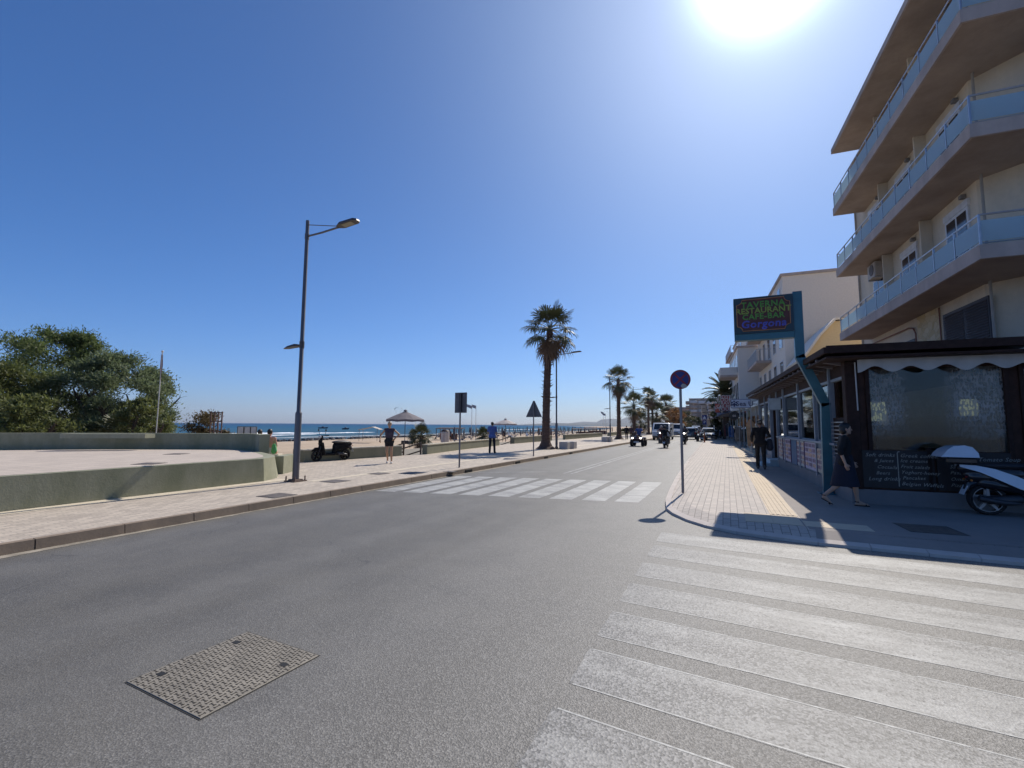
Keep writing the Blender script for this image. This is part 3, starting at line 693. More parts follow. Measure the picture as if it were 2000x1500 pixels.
# parapet under the windows with sill
mb = MB(O); mb.box(U0+.03,U0+.17,V0+.9,19.93,.45,1.24); part('parapet_panel', mb, M('menu_backing', (.14,.18,.22), .6), rest)
part('sill', MB(O).box(U0-.06,U0+.2,V0+.9,19.93,1.24,1.29), BLU, rest)
part('parapet_panel', MB(O).box(U0+.03,U0+.17,21.67,V1,.45,1.2), M('menu_backing', (.14,.18,.22)), rest)
GLS = glassmat('side_glass', (.72,.78,.78), .35)
for a, b in zip(pv, pv[1:]):
    if a == 20.0: continue
    g = part('window', MB(O).box(U0+.05,U0+.062,a+.07,b-.07,1.29,2.62), GLS, rest)
    fr = MB(O)
    for q in ((a+.07,a+.105),(b-.105,b-.07)): fr.box(U0+.04,U0+.075,q[0],q[1],1.29,2.62)
    fr.box(U0+.04,U0+.075,a+.105,b-.105,1.29,1.325); part('frame', fr, BLU, g)
part('door', MB(O).bbox(U0+.9,U0+.95,20.1,21.5,.42,2.6,.01), glassmat('door_glass', (.5,.5,.5), .5), rest)
mb = MB(O); mb.box(U0-.55,U0+.3,20.2,21.4,.1,.24); mb.box(U0-.25,U0+.3,20.2,21.4,.24,.38); part('doorstep', mb, plaster('step_paint', (.45,.55,.58), (.3,.35,.36), .4), rest)
# front facing the side street
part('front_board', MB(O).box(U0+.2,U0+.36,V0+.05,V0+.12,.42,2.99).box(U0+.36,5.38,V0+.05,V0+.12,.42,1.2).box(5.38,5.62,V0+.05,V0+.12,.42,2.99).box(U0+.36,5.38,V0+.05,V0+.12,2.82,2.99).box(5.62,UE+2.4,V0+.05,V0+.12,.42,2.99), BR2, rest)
for x in (U0+.36, 4.17, 5.38, 5.60, 6.6): part('mullion', MB(O).bbox(x-.035,x+.035,V0+.0,V0+.05,.42,(1.25 if x == 4.17 else 2.99),.006), BR, rest)
def film(t, o):
    # clear plastic blind with rows of water-like dashes, thicker towards both sides
    co = nn(t, 'ShaderNodeTexCoord').outputs['Object']
    mp = nn(t, 'ShaderNodeMapping'); mp.inputs['Scale'].default_value = (26,1,11); t.links.new(co, mp.inputs[0])
    wob = nn(t, 'ShaderNodeTexNoise'); wob.inputs['Scale'].default_value = .9; wob.inputs['Detail'].default_value = 2; t.links.new(mp.outputs[0], wob.inputs['Vector'])
    v = nn(t, 'ShaderNodeTexVoronoi'); v.inputs['Scale'].default_value = 1; v.inputs['Randomness'].default_value = .55
    va = nn(t, 'ShaderNodeVectorMath', operation='ADD'); t.links.new(mp.outputs[0], va.inputs[0]); t.links.new(wob.outputs['Color'], va.inputs[1]); t.links.new(va.outputs[0], v.inputs['Vector'])
    ds = ramp(t, v.outputs['Distance'], [(.42, 1.), (.58, 0.)])
    sx = nn(t, 'ShaderNodeSeparateXYZ'); t.links.new(co, sx.inputs[0])
    mr = nn(t, 'ShaderNodeMapRange'); mr.inputs[1].default_value = .3; mr.inputs[2].default_value = 2.4; t.links.new(sx.outputs[0], mr.inputs[0])
    edge = ramp(t, mr.outputs[0], [(0., .80), (.26, .55), (.36, .06), (.60, .06), (.72, .75), (1., .85)])
    zz = nn(t, 'ShaderNodeMapRange'); zz.inputs[1].default_value = 1.2; zz.inputs[2].default_value = 2.7; t.links.new(sx.outputs[2], zz.inputs[0])
    hz = ramp(t, zz.outputs[0], [(.05, .12), (.35, 1.), (.85, 1.), (1., .4)])
    m1 = nn(t, 'ShaderNodeMath', operation='MULTIPLY'); t.links.new(edge, m1.inputs[0]); t.links.new(hz, m1.inputs[1])
    big = ramp(t, noise(t, co, 1.4, 3), [(.35, .35), (.6, 1.)])
    m1b = nn(t, 'ShaderNodeMath', operation='MULTIPLY'); t.links.new(m1.outputs[0], m1b.inputs[0]); t.links.new(big, m1b.inputs[1])
    m2 = nn(t, 'ShaderNodeMath', operation='MULTIPLY_ADD'); m2.inputs[1].default_value = -.72; m2.inputs[2].default_value = 1; t.links.new(ds, m2.inputs[0])
    m3 = nn(t, 'ShaderNodeMath', operation='MULTIPLY'); t.links.new(m1b.outputs[0], m3.inputs[0]); t.links.new(m2.outputs[0], m3.inputs[1])
    df = nn(t, 'ShaderNodeBsdfDiffuse'); df.inputs[0].default_value = (.45,.43,.40,1)
    mx = nn(t, 'ShaderNodeMixShader'); t.links.new(m3.outputs[0], mx.inputs[0]); t.links.new(o, mx.inputs[1]); t.links.new(df.outputs[0], mx.inputs[2])
    return mx.outputs[0]
part('front_window', MB(O).box(U0+.36,5.38,V0+.07,V0+.08,1.2,2.82), glassmat('front_glass', (.62,.64,.62), .1, film), rest)
part('front_window', MB(O).box(5.62,UE+2.3,V0+.03,V0+.045,1.25,2.82), glassmat('door_glass'), rest)
# awning rolled at the front
aw = part('awning', MB(O).tube([(U0+.2,V0-.12,2.98),(UE+2.4,V0-.12,2.98)], .07, 10), M('awning_cream', (.46,.45,.43), .8, var=.1), rest)
mb = MB(O); n = 120; x0, x1 = U0+.16, UE+2.2
for side in (0, 1):
    vs = []
    for i in range(n+1):
        x = x0+(x1-x0)*i/n; zb = 2.79-.055*math.cos((x-x0)*2*PI/.56)-.01*math.sin(x*7)
        y = V0-.20+.012*math.sin(x*11)+side*.008; vs += [(x,y,2.99),(x,y,zb)]
    mb.add(vs, [(2*i,2*i+1,2*i+3,2*i+2) if not side else (2*i,2*i+2,2*i+3,2*i+1) for i in range(n)])
part('valance', mb, M('awning_cream', (.46,.45,.43)), aw)
part('crank', MB(O).tube([(U0+.13,V0-.14,2.95),(U0+.14,V0-.13,1.98)], .012, 6), M('awning_cream', (.46,.45,.43)), aw)
# magazine-like rack with metal slats between the sign pole and the corner
mb = MB(O); 
for k in range(15): mb.box(U0-.03,U0+.02,V0+.26,V0+1.15,.55+k*.085,.572+k*.085)
part('rack', mb, M('steel_slats', (.28,.28,.30), .35, .6), rest)
part('dark_panel', MB(O).box(U0+.03,U0+.07,V0+.22,V0+1.2,.42,1.85), BR, rest)
# ceiling lights that are on, and lampshades
CL = M('lit_tube', (1,.86,.55), .5, var=.02, emit=1.6)
for k, (px, py) in enumerate(((1552,772),(1576,770))):
    q = onU(px, py, 4.6); single('ceiling_light', 'lit warm ceiling light in the restaurant, '+('left one' if k == 0 else 'right one'), 'lamp', MB().bbox(-.12,.12,-.55,.55,-.04,.04,.01), CL, Bw(q.x, q.y, 2.9), BA, 'ceiling lights in the restaurant')
SH = M('lit_shade', (.75,.80,.55), .8, var=.03, emit=.5)
def lampshade(u, v, z, s, label, mt):
    o = bthing('lantern', label, 'lantern', u, v, z, 'lanterns in the restaurant')
    part('shade', MB().lathe([(.16*s,-.2*s),(.19*s,0),(.16*s,.2*s)], n=8), mt, o); part('cord', MB().tube([(0,0,.2*s),(0,0,max(.21*s, 2.97-z))], .008, 5), M('black_pipe', (.01,.01,.01)), o)
_q = onV(1892, 796, 12.5); lampshade(_q.x, 12.5, _q.z, .85, 'glowing pale green lantern hanging behind the large front window', SH)
lampshade(4.0, 12.9, 1.82, .55, 'small white lantern behind the middle of the front window', M('white_shade', (.6,.6,.62), .6, emit=.12))
lampshade(3.3, 16.6, 1.62, .7, 'small white lantern behind the third side window', M('white_shade', (.6,.6,.62)))
lampshade(3.3, 14.9, 1.62, .7, 'small white lantern behind the second side window', M('white_shade', (.6,.6,.62)))
lampshade(3.6, 12.0, 1.98, 1.0, 'round pale lantern seen between the teal post and the timber corner', SH)
# tables and chairs inside
for k, (u, v) in enumerate(((3.9,13.2),(3.9,15.2),(3.9,17.2),(5.3,12.6),(5.4,14.6),(3.9,19.0))):
    o = bthing('restaurant_table', ('restaurant table with dark cloth nearest the street corner post','restaurant table behind the second side window','restaurant table behind the third side window','restaurant table in the middle of the large front window','restaurant table deep inside behind the first table','restaurant table nearest the entrance steps')[k], 'table', u, v, .40, 'tables in the restaurant')
    part('table_top', MB().bbox(-.4,.4,-.4,.4,.70,.74,.01), M('dark_cloth', (.09,.03,.03), .8), o); part('leg', MB().lathe([(.2,0),(.03,.03),(.03,.7)], n=10), BR, o)
# chalk boards under the front window
CH = M('chalk', (.36,.34,.29), .9, var=.35, scale=40); SL = M('slate_board', (.022,.017,.016), .6)
def board(u0, u1, z0, z1, label, lines):
    o = bthing('chalkboard', label, 'menu board', (u0+u1)/2, V0-.0, z0)
    part('board', MB().bbox(-(u1-u0)/2,(u1-u0)/2,-.0,.045,0,z1-z0,.004), SL, o)
    for (x, z, s, tx) in lines:
        mb = MB(); Mx = Matrix.Translation((x, -.002, z)) @ Matrix.Rotation(PI/2, 4, 'X') @ Matrix.Rotation(R(rnd.uniform(-1.5,1.5)), 4, 'Z'); mb.text(tx, s, Mx, .001, 'LEFT', .35, 0, 1.08); part('chalk_writing', mb, CH, o)
    return o
h = .70
L = [(-.50,.64,.10,'Soft drinks'),(-.36,.53,.09,'& Juices'),(-.32,.41,.09,'Coctails'),(-.34,.29,.09,'Beers'),(-.47,.17,.10,'Long drinks'),
     (.06,.64,.10,'Greek coffee'),(.06,.54,.09,'Ice creams'),(.06,.43,.09,'Fruit salads'),(.06,.32,.09,'Yoghurt-honey'),(.08,.21,.09,'Pancakes'),(.06,.10,.095,'Belgian Waffels')]
b1 = board(3.06, 4.24, .46, 1.19, 'black chalkboard listing drinks and desserts under the large front window', L)
part('chalk_writing', MB().add([(.015,-.002,.04),(.03,-.002,.04),(.03,-.002,.72),(.06,-.002,.725),(.06,-.002,.71),(.015,-.002,.69)], [(0,1,2,5),(5,2,3,4)]), CH, b1)
board(4.28, 5.36, .46, 1.19, 'black chalkboard listing soups partly hidden by the white scooter', [(-.36,.45,.09,'Salads'),(-.36,.34,.09,'Pasta &'),(-.36,.22,.09,'Omelettes'),(-.36,.11,.09,'Pizza'),(.06,.60,.10,'Tomato Soup'),(.06,.48,.10,'Fish Soup')])
# menu posters on the long side
def poster(v0, v1, z0, z1, label, col, seed, kind):
    o = bthing('menu_poster', label, 'menu poster', U0+.02, (v0+v1)/2, z0, 'menu posters on the restaurant parapet'); w = v1-v0; hh = z1-z0; rr = random.Random(seed)
    part('sheet', MB().box(-.02,.0,-w/2,w/2,0,hh), M('sheet_%s' % kind, col, .6, var=.15, scale=3), o)
    mb = MB(); mb2 = MB()
    if kind != 'blue':
        for i in range(3):
            for j in range(int(hh/.13)):
                y = -w/2+w*(i+.08)/3; z = hh-.12-j*.13
                if z < .02: continue
                (mb2 if rr.random() < .55 else mb).box(-.024,-.02,y,y+w*.28,z,z+.09)
                for q in range(2): mb.box(-.024,-.02,y,y+w*rr.uniform(.1,.27),z-.012-q*.012,z-.008-q*.012)
        part('print', mb, M('print_ink', (.16,.10,.16), .6, var=.5, scale=8), o); part('print', mb2, M('print_photo', (.42,.27,.20), .6, var=.7, scale=14), o)
        part('frame', MB().box(-.03,-.005,-w/2-.03,-w/2,-.02,hh+.02).box(-.03,-.005,w/2,w/2+.03,-.02,hh+.02), M('purple_frame', (.05,.025,.09), .6), o)
LIL = (.42,.38,.50)
poster(19.0,19.85,.5,1.22,'pale poster at the far end of the parapet, by the entrance steps',(.40,.42,.42),1,'pale')
poster(17.5,18.85,.5,1.22,'lilac printed menu poster left of the plain blue panel',LIL,2,'lilac')
poster(16.6,17.4,.47,1.23,'plain blue panel between the menu posters',(.03,.10,.20),3,'blue')
poster(15.5,16.5,.5,1.22,'greyish printed menu poster right of the plain blue panel',(.40,.42,.42),4,'pale')
poster(14.1,15.4,.5,1.22,'widest lilac printed menu poster, third from the teal post',LIL,5,'lilac')
poster(13.0,13.98,.5,1.1,'cream menu poster with rows of small pictures nearest the teal post',(.46,.42,.33),6,'cream')
# boxy white sign under the eave
bx = bthing('light_box', 'square pale light box sign under the restaurant eave above the entrance', 'sign', U0-.22, 18.85, 2.45)
part('case', MB().bbox(-.2,.2,-.06,.06,-.22,.22,.01), BLU, bx); part('face', MB().box(-.18,.18,-.064,-.06,-.2,.2), M('pale_face', (.40,.48,.52), .5), bx)

# ---- big neon sign on its bent teal pole
SV = 12.75
def SP(px, py): return onW(px, py)
def onY(px, py, y): d = ray(px, py); return EYE + d*(y/d.y)
pb = onY(1618,957,SV); sx0, sz0 = pb.x, .13
sg = thing('restaurant_sign', 'tall teal cranked post carrying a dark red and green neon sign box', 'sign', (sx0, SV, .13))
O2 = (sx0, SV, .13)
pp = [onY(px,py,SV) for px,py in ((1617,957),(1612,790),(1562,697),(1556,573))]
mb = MB(O2); w = .11
def bar(mb, a, b, wx, wy):
    a, b = Vector(a), Vector(b); d = (b-a).normalized(); s = d.cross(Vector((0,1,0))).normalized()*wx; y = Vector((0,wy,0))
    mb.add([a-s-y,a+s-y,a+s+y,a-s+y,b-s-y,b+s-y,b+s+y,b-s+y], [(0,3,2,1),(4,5,6,7),(0,1,5,4),(1,2,6,5),(2,3,7,6),(3,0,4,7)])
pts = [Vector((p.x, SV, p.z)) for p in pp]; pts[0].z = .13; pts[3].x = pts[2].x = (pts[2].x+pts[3].x)/2
for a, b in zip(pts, pts[1:]): 
    d = (b-a).normalized()*.03; bar(mb, a-d if a != pts[0] else a, b+d, .095, .09)
part('post', mb, TEAL, sg)
part('base_plate', MB(O2).bbox(sx0-.2,sx0+.2,SV-.18,SV+.18,.13,.15,.004), TEAL, sg)
tl, br_ = onY(1432,588,SV), onY(1547,662,SV); bx0, bx1 = tl.x+.0, pts[3].x-.10; bz0, bz1 = 3.93, 4.83
part('cabinet', MB(O2).bbox(bx0,bx1,SV-.14,SV+.14,bz0,bz1,.01), M('cabinet_teal', (.012,.035,.048), .4), sg)
part('beam', MB(O2).box(bx0-.0,bx1,SV-.11,SV+.11,bz0-.16,bz0-.003), TEAL, sg)
cx, cz, hw, hh = (bx0+bx1)/2, (bz0+bz1)/2, (bx1-bx0)/2-.07, (bz1-bz0)/2-.06
def notched(hw, hh, r, y, k=5):
    out = []
    for sx_, sz_, a0 in ((1,1,PI),(-1,1,-PI/2),(-1,-1,0),(1,-1,PI/2)):
        c = (cx+sx_*hw, cz+sz_*hh)
        seq = []
        for i in range(k+1):
            a = a0 + (PI/2)*i/k
            seq.append((c[0]+r*math.cos(a), y, c[1]+r*math.sin(a)))
        out += seq if False else sorted(seq, key=lambda p: math.atan2((p[2]-cz), (p[0]-cx)))
    return sorted(out, key=lambda p: math.atan2((p[2]-cz)/hh, (p[0]-cx)/hw))
ol = notched(hw, hh, .12, SV-.143)
part('panel', MB(O2).add(ol, [tuple(range(len(ol)))]), M('sign_maroon', (.085,.017,.012), .5, var=.3), sg)
part('border', MB(O2).tube([(p[0],SV-.15,p[2]) for p in ol+ol[:1]], .011, 6, False), M('sign_gold', (.34,.16,.07), .5), sg)
def txt(tx, size, x, z, mat_, sh=0, off=0, sp=1, name='lettering'):
    mb = MB(O2); mb.text(tx, size, Matrix.Translation((x, SV-.147, z)) @ Matrix.Rotation(PI/2, 4, 'X'), .006, 'CENTER', sh, off, sp); part(name, mb, mat_, sg)
GN = M('neon_green', (.09,.28,.03), .5, var=.25, scale=20); BN = M('neon_blue', (.08,.08,.38), .5, var=.2)
YG = M('neon_yellow', (.24,.32,.04), .5)
txt('TAVERNA', .20, cx, cz+.25, GN, 0, .004, 1.1); txt('RESTAURANT', .19, cx, cz+.10, YG, 0, .004, 1.02); txt('CAFE-BAR', .19, cx, cz-.05, GN, 0, .004, 1.08)
txt('Gorgona', .255, cx, cz-.235, BN, .1, .006, 1.08)
# ================================================================ APARTMENT BUILDING ABOVE
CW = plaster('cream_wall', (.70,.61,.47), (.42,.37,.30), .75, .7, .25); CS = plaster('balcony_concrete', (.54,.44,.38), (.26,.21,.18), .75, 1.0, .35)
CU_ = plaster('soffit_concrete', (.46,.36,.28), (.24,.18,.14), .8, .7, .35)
MT = M('rail_metal', (.40,.40,.42), .35, .7); 
def frosted():
    m, t, b, co = base('frosted_glass'); b.inputs['Base Color'].default_value = (.58,.68,.72,1); b.inputs['Roughness'].default_value = .25
    tl_ = nn(t, 'ShaderNodeBsdfTranslucent'); tl_.inputs[0].default_value = (.70,.85,.90,1)
    mx = nn(t, 'ShaderNodeMixShader'); mx.inputs[0].default_value = .62; t.links.new(b.outputs[0], mx.inputs[1]); t.links.new(tl_.outputs[0], mx.inputs[2])
    t.links.new(mx.outputs[0], t.nodes['Material Output'].inputs[0]); return m
FG = frosted()
bu0, bv0 = 7.5, 15.4; BO = (bu0, bv0, .13)
apt = bthing('apartment_building', 'tall cream apartment building with wraparound glass balconies above the restaurant', 'building', bu0, bv0)
mb = MB(BO); ch = .85; mb.prism([(bu0+ch,bv0),(24,bv0),(24,26.3),(bu0,26.3),(bu0,bv0+ch)], .1, 14.4); part('wall', mb, CW, apt)
bo = [(6.3,24.95),(6.3,14.55),(7.0,13.72),(24,13.72)]      # outer line of the balconies
inn = [(24,bv0+.3),(bu0+ch+.1,bv0+.3),(bu0+.3,bv0+ch+.1),(bu0+.3,24.95)]
bo = [(6.3,24.95),(6.3,13.72),(24,13.72)]
for k, z in enumerate((5.58, 8.56, 11.52)):
    mb = MB(BO); mb.prism(bo+inn, z, z+.34); sl_ = part('balcony_slab', mb, CS, apt)
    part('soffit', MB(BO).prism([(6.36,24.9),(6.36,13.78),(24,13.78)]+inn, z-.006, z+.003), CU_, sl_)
    rz = z+.34
    bal = part('balustrade', MB(BO).tube([(6.36,24.9,rz+.74),(6.36,13.8,rz+.74),(24,13.8,rz+.74)], .026, 8).tube([(6.36,24.9,rz+.055),(6.36,13.8,rz+.055),(24,13.8,rz+.055)], .014, 6), MT, apt)
    vv = list(np.linspace(13.8, 24.9, 11))
    for a, b in zip(vv, vv[1:]):
        part('glass_panel', MB(BO).box(6.352,6.364,a+.02,b-.02,rz+.10,rz+.585), FG, bal)
        part('baluster', MB(BO).box(6.34,6.38,b-.02,b+.02,rz,rz+.74), MT, bal)
    for a in np.arange(6.36, 14, 1.3):
        part('glass_panel', MB(BO).box(a+.02,a+1.28,13.792,13.804,rz+.10,rz+.60), FG, bal); part('baluster', MB(BO).box(a-.02,a+.02,13.78,13.82,rz,rz+.74), MT, bal)
    # end rail back to the wall
    part('end_rail', MB(BO).tube([(6.36,24.9,rz+.74),(7.5,24.9,rz+.74)], .02, 6).tube([(6.36,24.9,rz+.4),(7.5,24.9,rz+.4)], .012, 6), MT, bal)
    # balcony doors, roller boxes, little lamps
    for j, v in enumerate((17.3, 20.6, 23.6)):
        w = 1.3; z0 = rz
        d = part('balcony_door', MB(BO).box(bu0-.05,bu0+.02,v-w/2,v+w/2,z0,z0+2.1), M('white_frame', (.62,.62,.62), .4), apt)
        part('pane', MB(BO).box(bu0-.06,bu0-.05,v-w/2+.1,v-.05,z0+.15,z0+2.0).box(bu0-.06,bu0-.05,v+.05,v+w/2-.1,z0+.15,z0+2.0), M('dark_pane', (.02,.025,.03), .08, spec=.8), d)
        part('roller_box', MB(BO).box(bu0-.07,bu0+.02,v-w/2-.05,v+w/2+.05,z0+2.1,z0+2.3), M('white_frame', (.62,.62,.62)), d)
        part('wall_lamp', MB(BO).bbox(bu0-.14,bu0,v-.55,v-.40,z0+2.38,z0+2.50,.02), M('lamp_grey', (.22,.21,.2), .5), apt)
    for v in (18.9, 22.2): part('divider', MB(BO).box(bu0-.32,bu0-.003,v-.04,v+.04,rz,rz+2.62), CW, apt)
mb = MB(BO); mb.prism([(6.28,24.65),(6.28,13.4),(24,13.4),(24,26.6),(bu0,26.6),(bu0,24.65)], 14.4, 14.62); rf = part('roof', mb, CS, apt)
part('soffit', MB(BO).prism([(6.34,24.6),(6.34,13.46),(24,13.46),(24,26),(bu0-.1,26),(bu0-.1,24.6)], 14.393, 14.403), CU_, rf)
# mezzanine: dark louvred shutters, rubble stone panel, pipes
DS = M('shutter_brown', (.055,.045,.055), .5, var=.15)
def shutter(v0, v1, z0, z1):
    s = part('shutter', MB(BO).box(bu0-.05,bu0+.01,v0,v1,z0,z1), M('shutter_frame', (.035,.03,.038), .5), apt); mb = MB(BO)
    mid = (v0+v1)/2
    for a, b in ((v0+.05,mid-.04),(mid+.04,v1-.05)):
        z = z0+.06
        while z < z1-.08: mb.add([(bu0-.055,a,z+.045),(bu0-.055,b,z+.045),(bu0-.085,b,z),(bu0-.085,a,z),(bu0-.045,a,z+.045),(bu0-.075,a,z)], [(0,1,2,3)]); z += .075
    part('louvre', mb, DS, s)
shutter(16.05,18.5,3.6,5.22); shutter(20.6,22.4,3.6,4.85); shutter(23.6,24.8,3.6,4.75)
m, t, b, co = base('rubble_stone'); mp = nn(t, 'ShaderNodeMapping'); mp.inputs['Scale'].default_value = (1,1,1.7); t.links.new(co, mp.inputs[0])
v = nn(t, 'ShaderNodeTexVoronoi', feature='DISTANCE_TO_EDGE'); v.inputs['Scale'].default_value = 3.2; v2 = nn(t, 'ShaderNodeTexVoronoi'); v2.inputs['Scale'].default_value = 3.2
t.links.new(mp.outputs[0], v.inputs['Vector']); t.links.new(mp.outputs[0], v2.inputs['Vector'])
sp = nn(t, 'ShaderNodeSeparateColor'); t.links.new(v2.outputs['Color'], sp.inputs[0])
c = mixc(t, sp.outputs[0], (.50,.38,.20), (.62,.53,.36)); c = mixc(t, ramp(t, v.outputs['Distance'], [(0.,1.),(.03,0.)]), c, (.36,.30,.2)); t.links.new(c, b.inputs['Base Color']); b.inputs['Roughness'].default_value = .85
part('stone_panel', MB(BO).box(bu0-.04,bu0+.01,18.75,20.35,3.4,5.55), m, apt)
RP = M('pipe_red', (.22,.09,.06), .5)
part('pipe', MB(BO).tube([(bu0-.06,20.45,3.4),(bu0-.06,20.45,5.0),(bu0-.06,20.6,5.2),(bu0-.06,21,5.3),(bu0-.06,25.5,5.35)], .025, 6).tube([(bu0-.07,18.66,3.4),(bu0-.07,18.66,5.5)], .02, 6), RP, apt)
part('drainpipe', MB(BO).tube([(bu0-.05,16.9-1.0,3.4),(bu0-.05,15.9,14.3)], .035, 8), M('drain_grey', (.33,.30,.26), .6), apt)
part('drainpipe', MB(BO).tube([(bu0-.05,26.0,3.4),(bu0-.05,26.0,14.3)], .035, 8), M('drain_grey', (.33,.30,.26)), apt)
part('drainpipe', MB(BO).tube([(9.3,bv0-.05,3.4),(9.3,bv0-.05,14.3)], .04, 8), M('drain_grey', (.33,.30,.26)), apt)
ac = bthing('air_conditioner', 'beige air conditioning unit hung on the apartment wall under the second balcony', 'air conditioner', bu0-.28, 23.0, 7.85)
part('casing', MB().bbox(-.2,.2,-.42,.42,0,.6,.03), M('ac_beige', (.42,.36,.29), .5), ac)
part('fan_grille', MB().lathe([(.23,0),(.23,.02),(.20,.02),(.05,.012),(.05,0)], (-.225,-.1,.3), 20, 'x'), M('ac_dark', (.12,.1,.09), .6), ac)
part('bracket', MB().box(-.2,.25,-.35,-.31,-.05,0).box(-.2,.25,.31,.35,-.05,0), MT, ac)

# ================================================================ HOUSES FARTHER DOWN THE STREET
def house(u0, u1, v0, v1, h, wall, label, floors, n_win, balcony=None, side_win=0, sidebal=False, fr='white_frame', setback=None, cat='building', bal_floors=None, parapet=.0, group=None, z0=3.6):
    o = bthing('house', label, cat, u0, v0, .13, group); Oo = (u0, v0, .13)
    part('wall', MB(Oo).box(u0,u1,v0,v1,.05,h), wall, o)
    part('roof', MB(Oo).box(u0-.12,u1+.12,v0-.12,v1+.12,h,h+.18), CS, o)
    fh = (h-z0)/max(1, floors); 
    for f in range(floors):
        zb = z0+fh*f
        for i in range(n_win):
            v = v0+(v1-v0)*(i+.5)/n_win; w = min(1.2, (v1-v0)/n_win*.55)
            wn = part('window', MB(Oo).box(u0-.04,u0+.01,v-w/2,v+w/2,zb+.35,zb+min(2.2,fh-.5)), M('white_frame', (.62,.62,.62)), o)
            part('pane', MB(Oo).box(u0-.05,u0-.04,v-w/2+.07,v+w/2-.07,zb+.42,zb+min(2.1,fh-.6)), M('dark_pane', (.02,.025,.03)), wn)
        if sidebal and f < floors:
            sb = part('balcony', MB(Oo).box(u0+.3,u1-.3,v0-1.5,v0-.02,zb-.02,zb+.14), CS, o)
            part('parapet', MB(Oo).box(u0+.3,u1-.3,v0-1.5,v0-1.42,zb+.14,zb+1.0), (wall if f % 2 else MT), sb)
        for i in range(side_win):
            u = u0+(u1-u0)*(i+.5)/side_win
            wn = part('window', MB(Oo).box(u-.5,u+.5,v0-.04,v0+.01,zb+.6,zb+min(2.1,fh-.5)), M('white_frame', (.62,.62,.62)), o)
            part('pane', MB(Oo).box(u-.43,u+.43,v0-.05,v0-.04,zb+.67,zb+min(2.0,fh-.57)), M('dark_pane', (.02,.025,.03)), wn)
        if balcony and (bal_floors is None or f in bal_floors):
            dpt, a, b, solid = balcony
            s = part('balcony', MB(Oo).box(u0-dpt,u0-.02,v0+a,v0+b,zb-.02,zb+.18), CS, o)
            if solid: part('parapet', MB(Oo).box(u0-dpt,u0-dpt+.1,v0+a,v0+b,zb+.18,zb+.95).box(u0-dpt+.1,u0-.02,v0+a,v0+a+.1,zb+.18,zb+.95), wall, s)
            else:
                rl = MB(Oo); rl.tube([(u0,v0+a+.03,zb+1.1),(u0-dpt+.03,v0+a+.03,zb+1.1),(u0-dpt+.03,v0+b,zb+1.1)], .025, 5)
                for q in np.arange(v0+a+.1, v0+b, .25): rl.box(u0-dpt+.02,u0-dpt+.04,q,q+.02,zb+.18,zb+1.1)
                for q in np.arange(.1, dpt, .25): rl.box(u0-dpt+q,u0-dpt+q+.02,v0+a+.02,v0+a+.04,zb+.18,zb+1.1)
                part('railing', rl, MT, s)
    return o
WH = plaster('white_wall', (.76,.72,.65), (.62,.58,.52), .35, .3, .1); YE = plaster('ochre_wall', (.72,.56,.33), (.58,.46,.29), .35, .3, .1); CR2 = plaster('creamy_wall', (.82,.73,.62), (.70,.62,.52), .3, .3, .1)
# blank-sided cream block
q = onV(1527,540,36.0); ub = q.x
house(ub, ub+16, 36.0, 50, 13.6*1.0 if False else q.z, CR2, 'cream block with a blank windowless side wall behind the apartment building', 3, 5, (1.1,6,13,False), z0=4.2, bal_floors=(1,2))
# lower ochre lean-to in front of it
r0, r1 = onV(1565,700,31), onV(1612,655,31)
oo = bthing('house', 'low ochre annex with a sloping white coping between the restaurant roof and the blank wall', 'building', r0.x, 31, .13); Oo = (r0.x,31,.13)
part('wall', MB(Oo).slab([(r0.x,31,.1),(17,31,.1),(17,31,r1.z+.8),(r1.x+.5,31,r1.z+.8),(r1.x-.3,31,r1.z-.1),(r0.x+.3,31,r0.z+.2),(r0.x,31,r0.z-.2)][::-1], (0,1,0), 4.8), YE, oo)
mb = MB(Oo); 
for a, b in (((r0.x-.05,r0.z-.15),(r0.x+.3,r0.z+.25)),((r0.x+.3,r0.z+.25),(r1.x-.3,r1.z-.05)),((r1.x-.3,r1.z-.05),(r1.x+.5,r1.z+.85)),((r1.x+.5,r1.z+.85),(17,r1.z+.85))):
    bar(mb, (a[0],33.3,a[1]+.06), (b[0],33.3,b[1]+.06), .06, 2.5)
part('coping', mb, WH, oo)
# pale house with slit windows and a jutting terrace
q = onV(1515,735,44); 
e1 = onV(1510,700,52)
h1 = house(4.15, 12, 50.3, 62, 9.4, WH, 'pale house with tall narrow windows behind the restaurant eave', 2, 6, (1.6,1,5,True), z0=3.9, bal_floors=(1,))
e2 = onV(1449,668,66)
house(e2.x, e2.x+12, 66, 80, e2.z+1.2, WH, 'white block with an ochre foot and blank side right of the tall date palm', 4, 4, (1.3,1,12,False), z0=3.8)
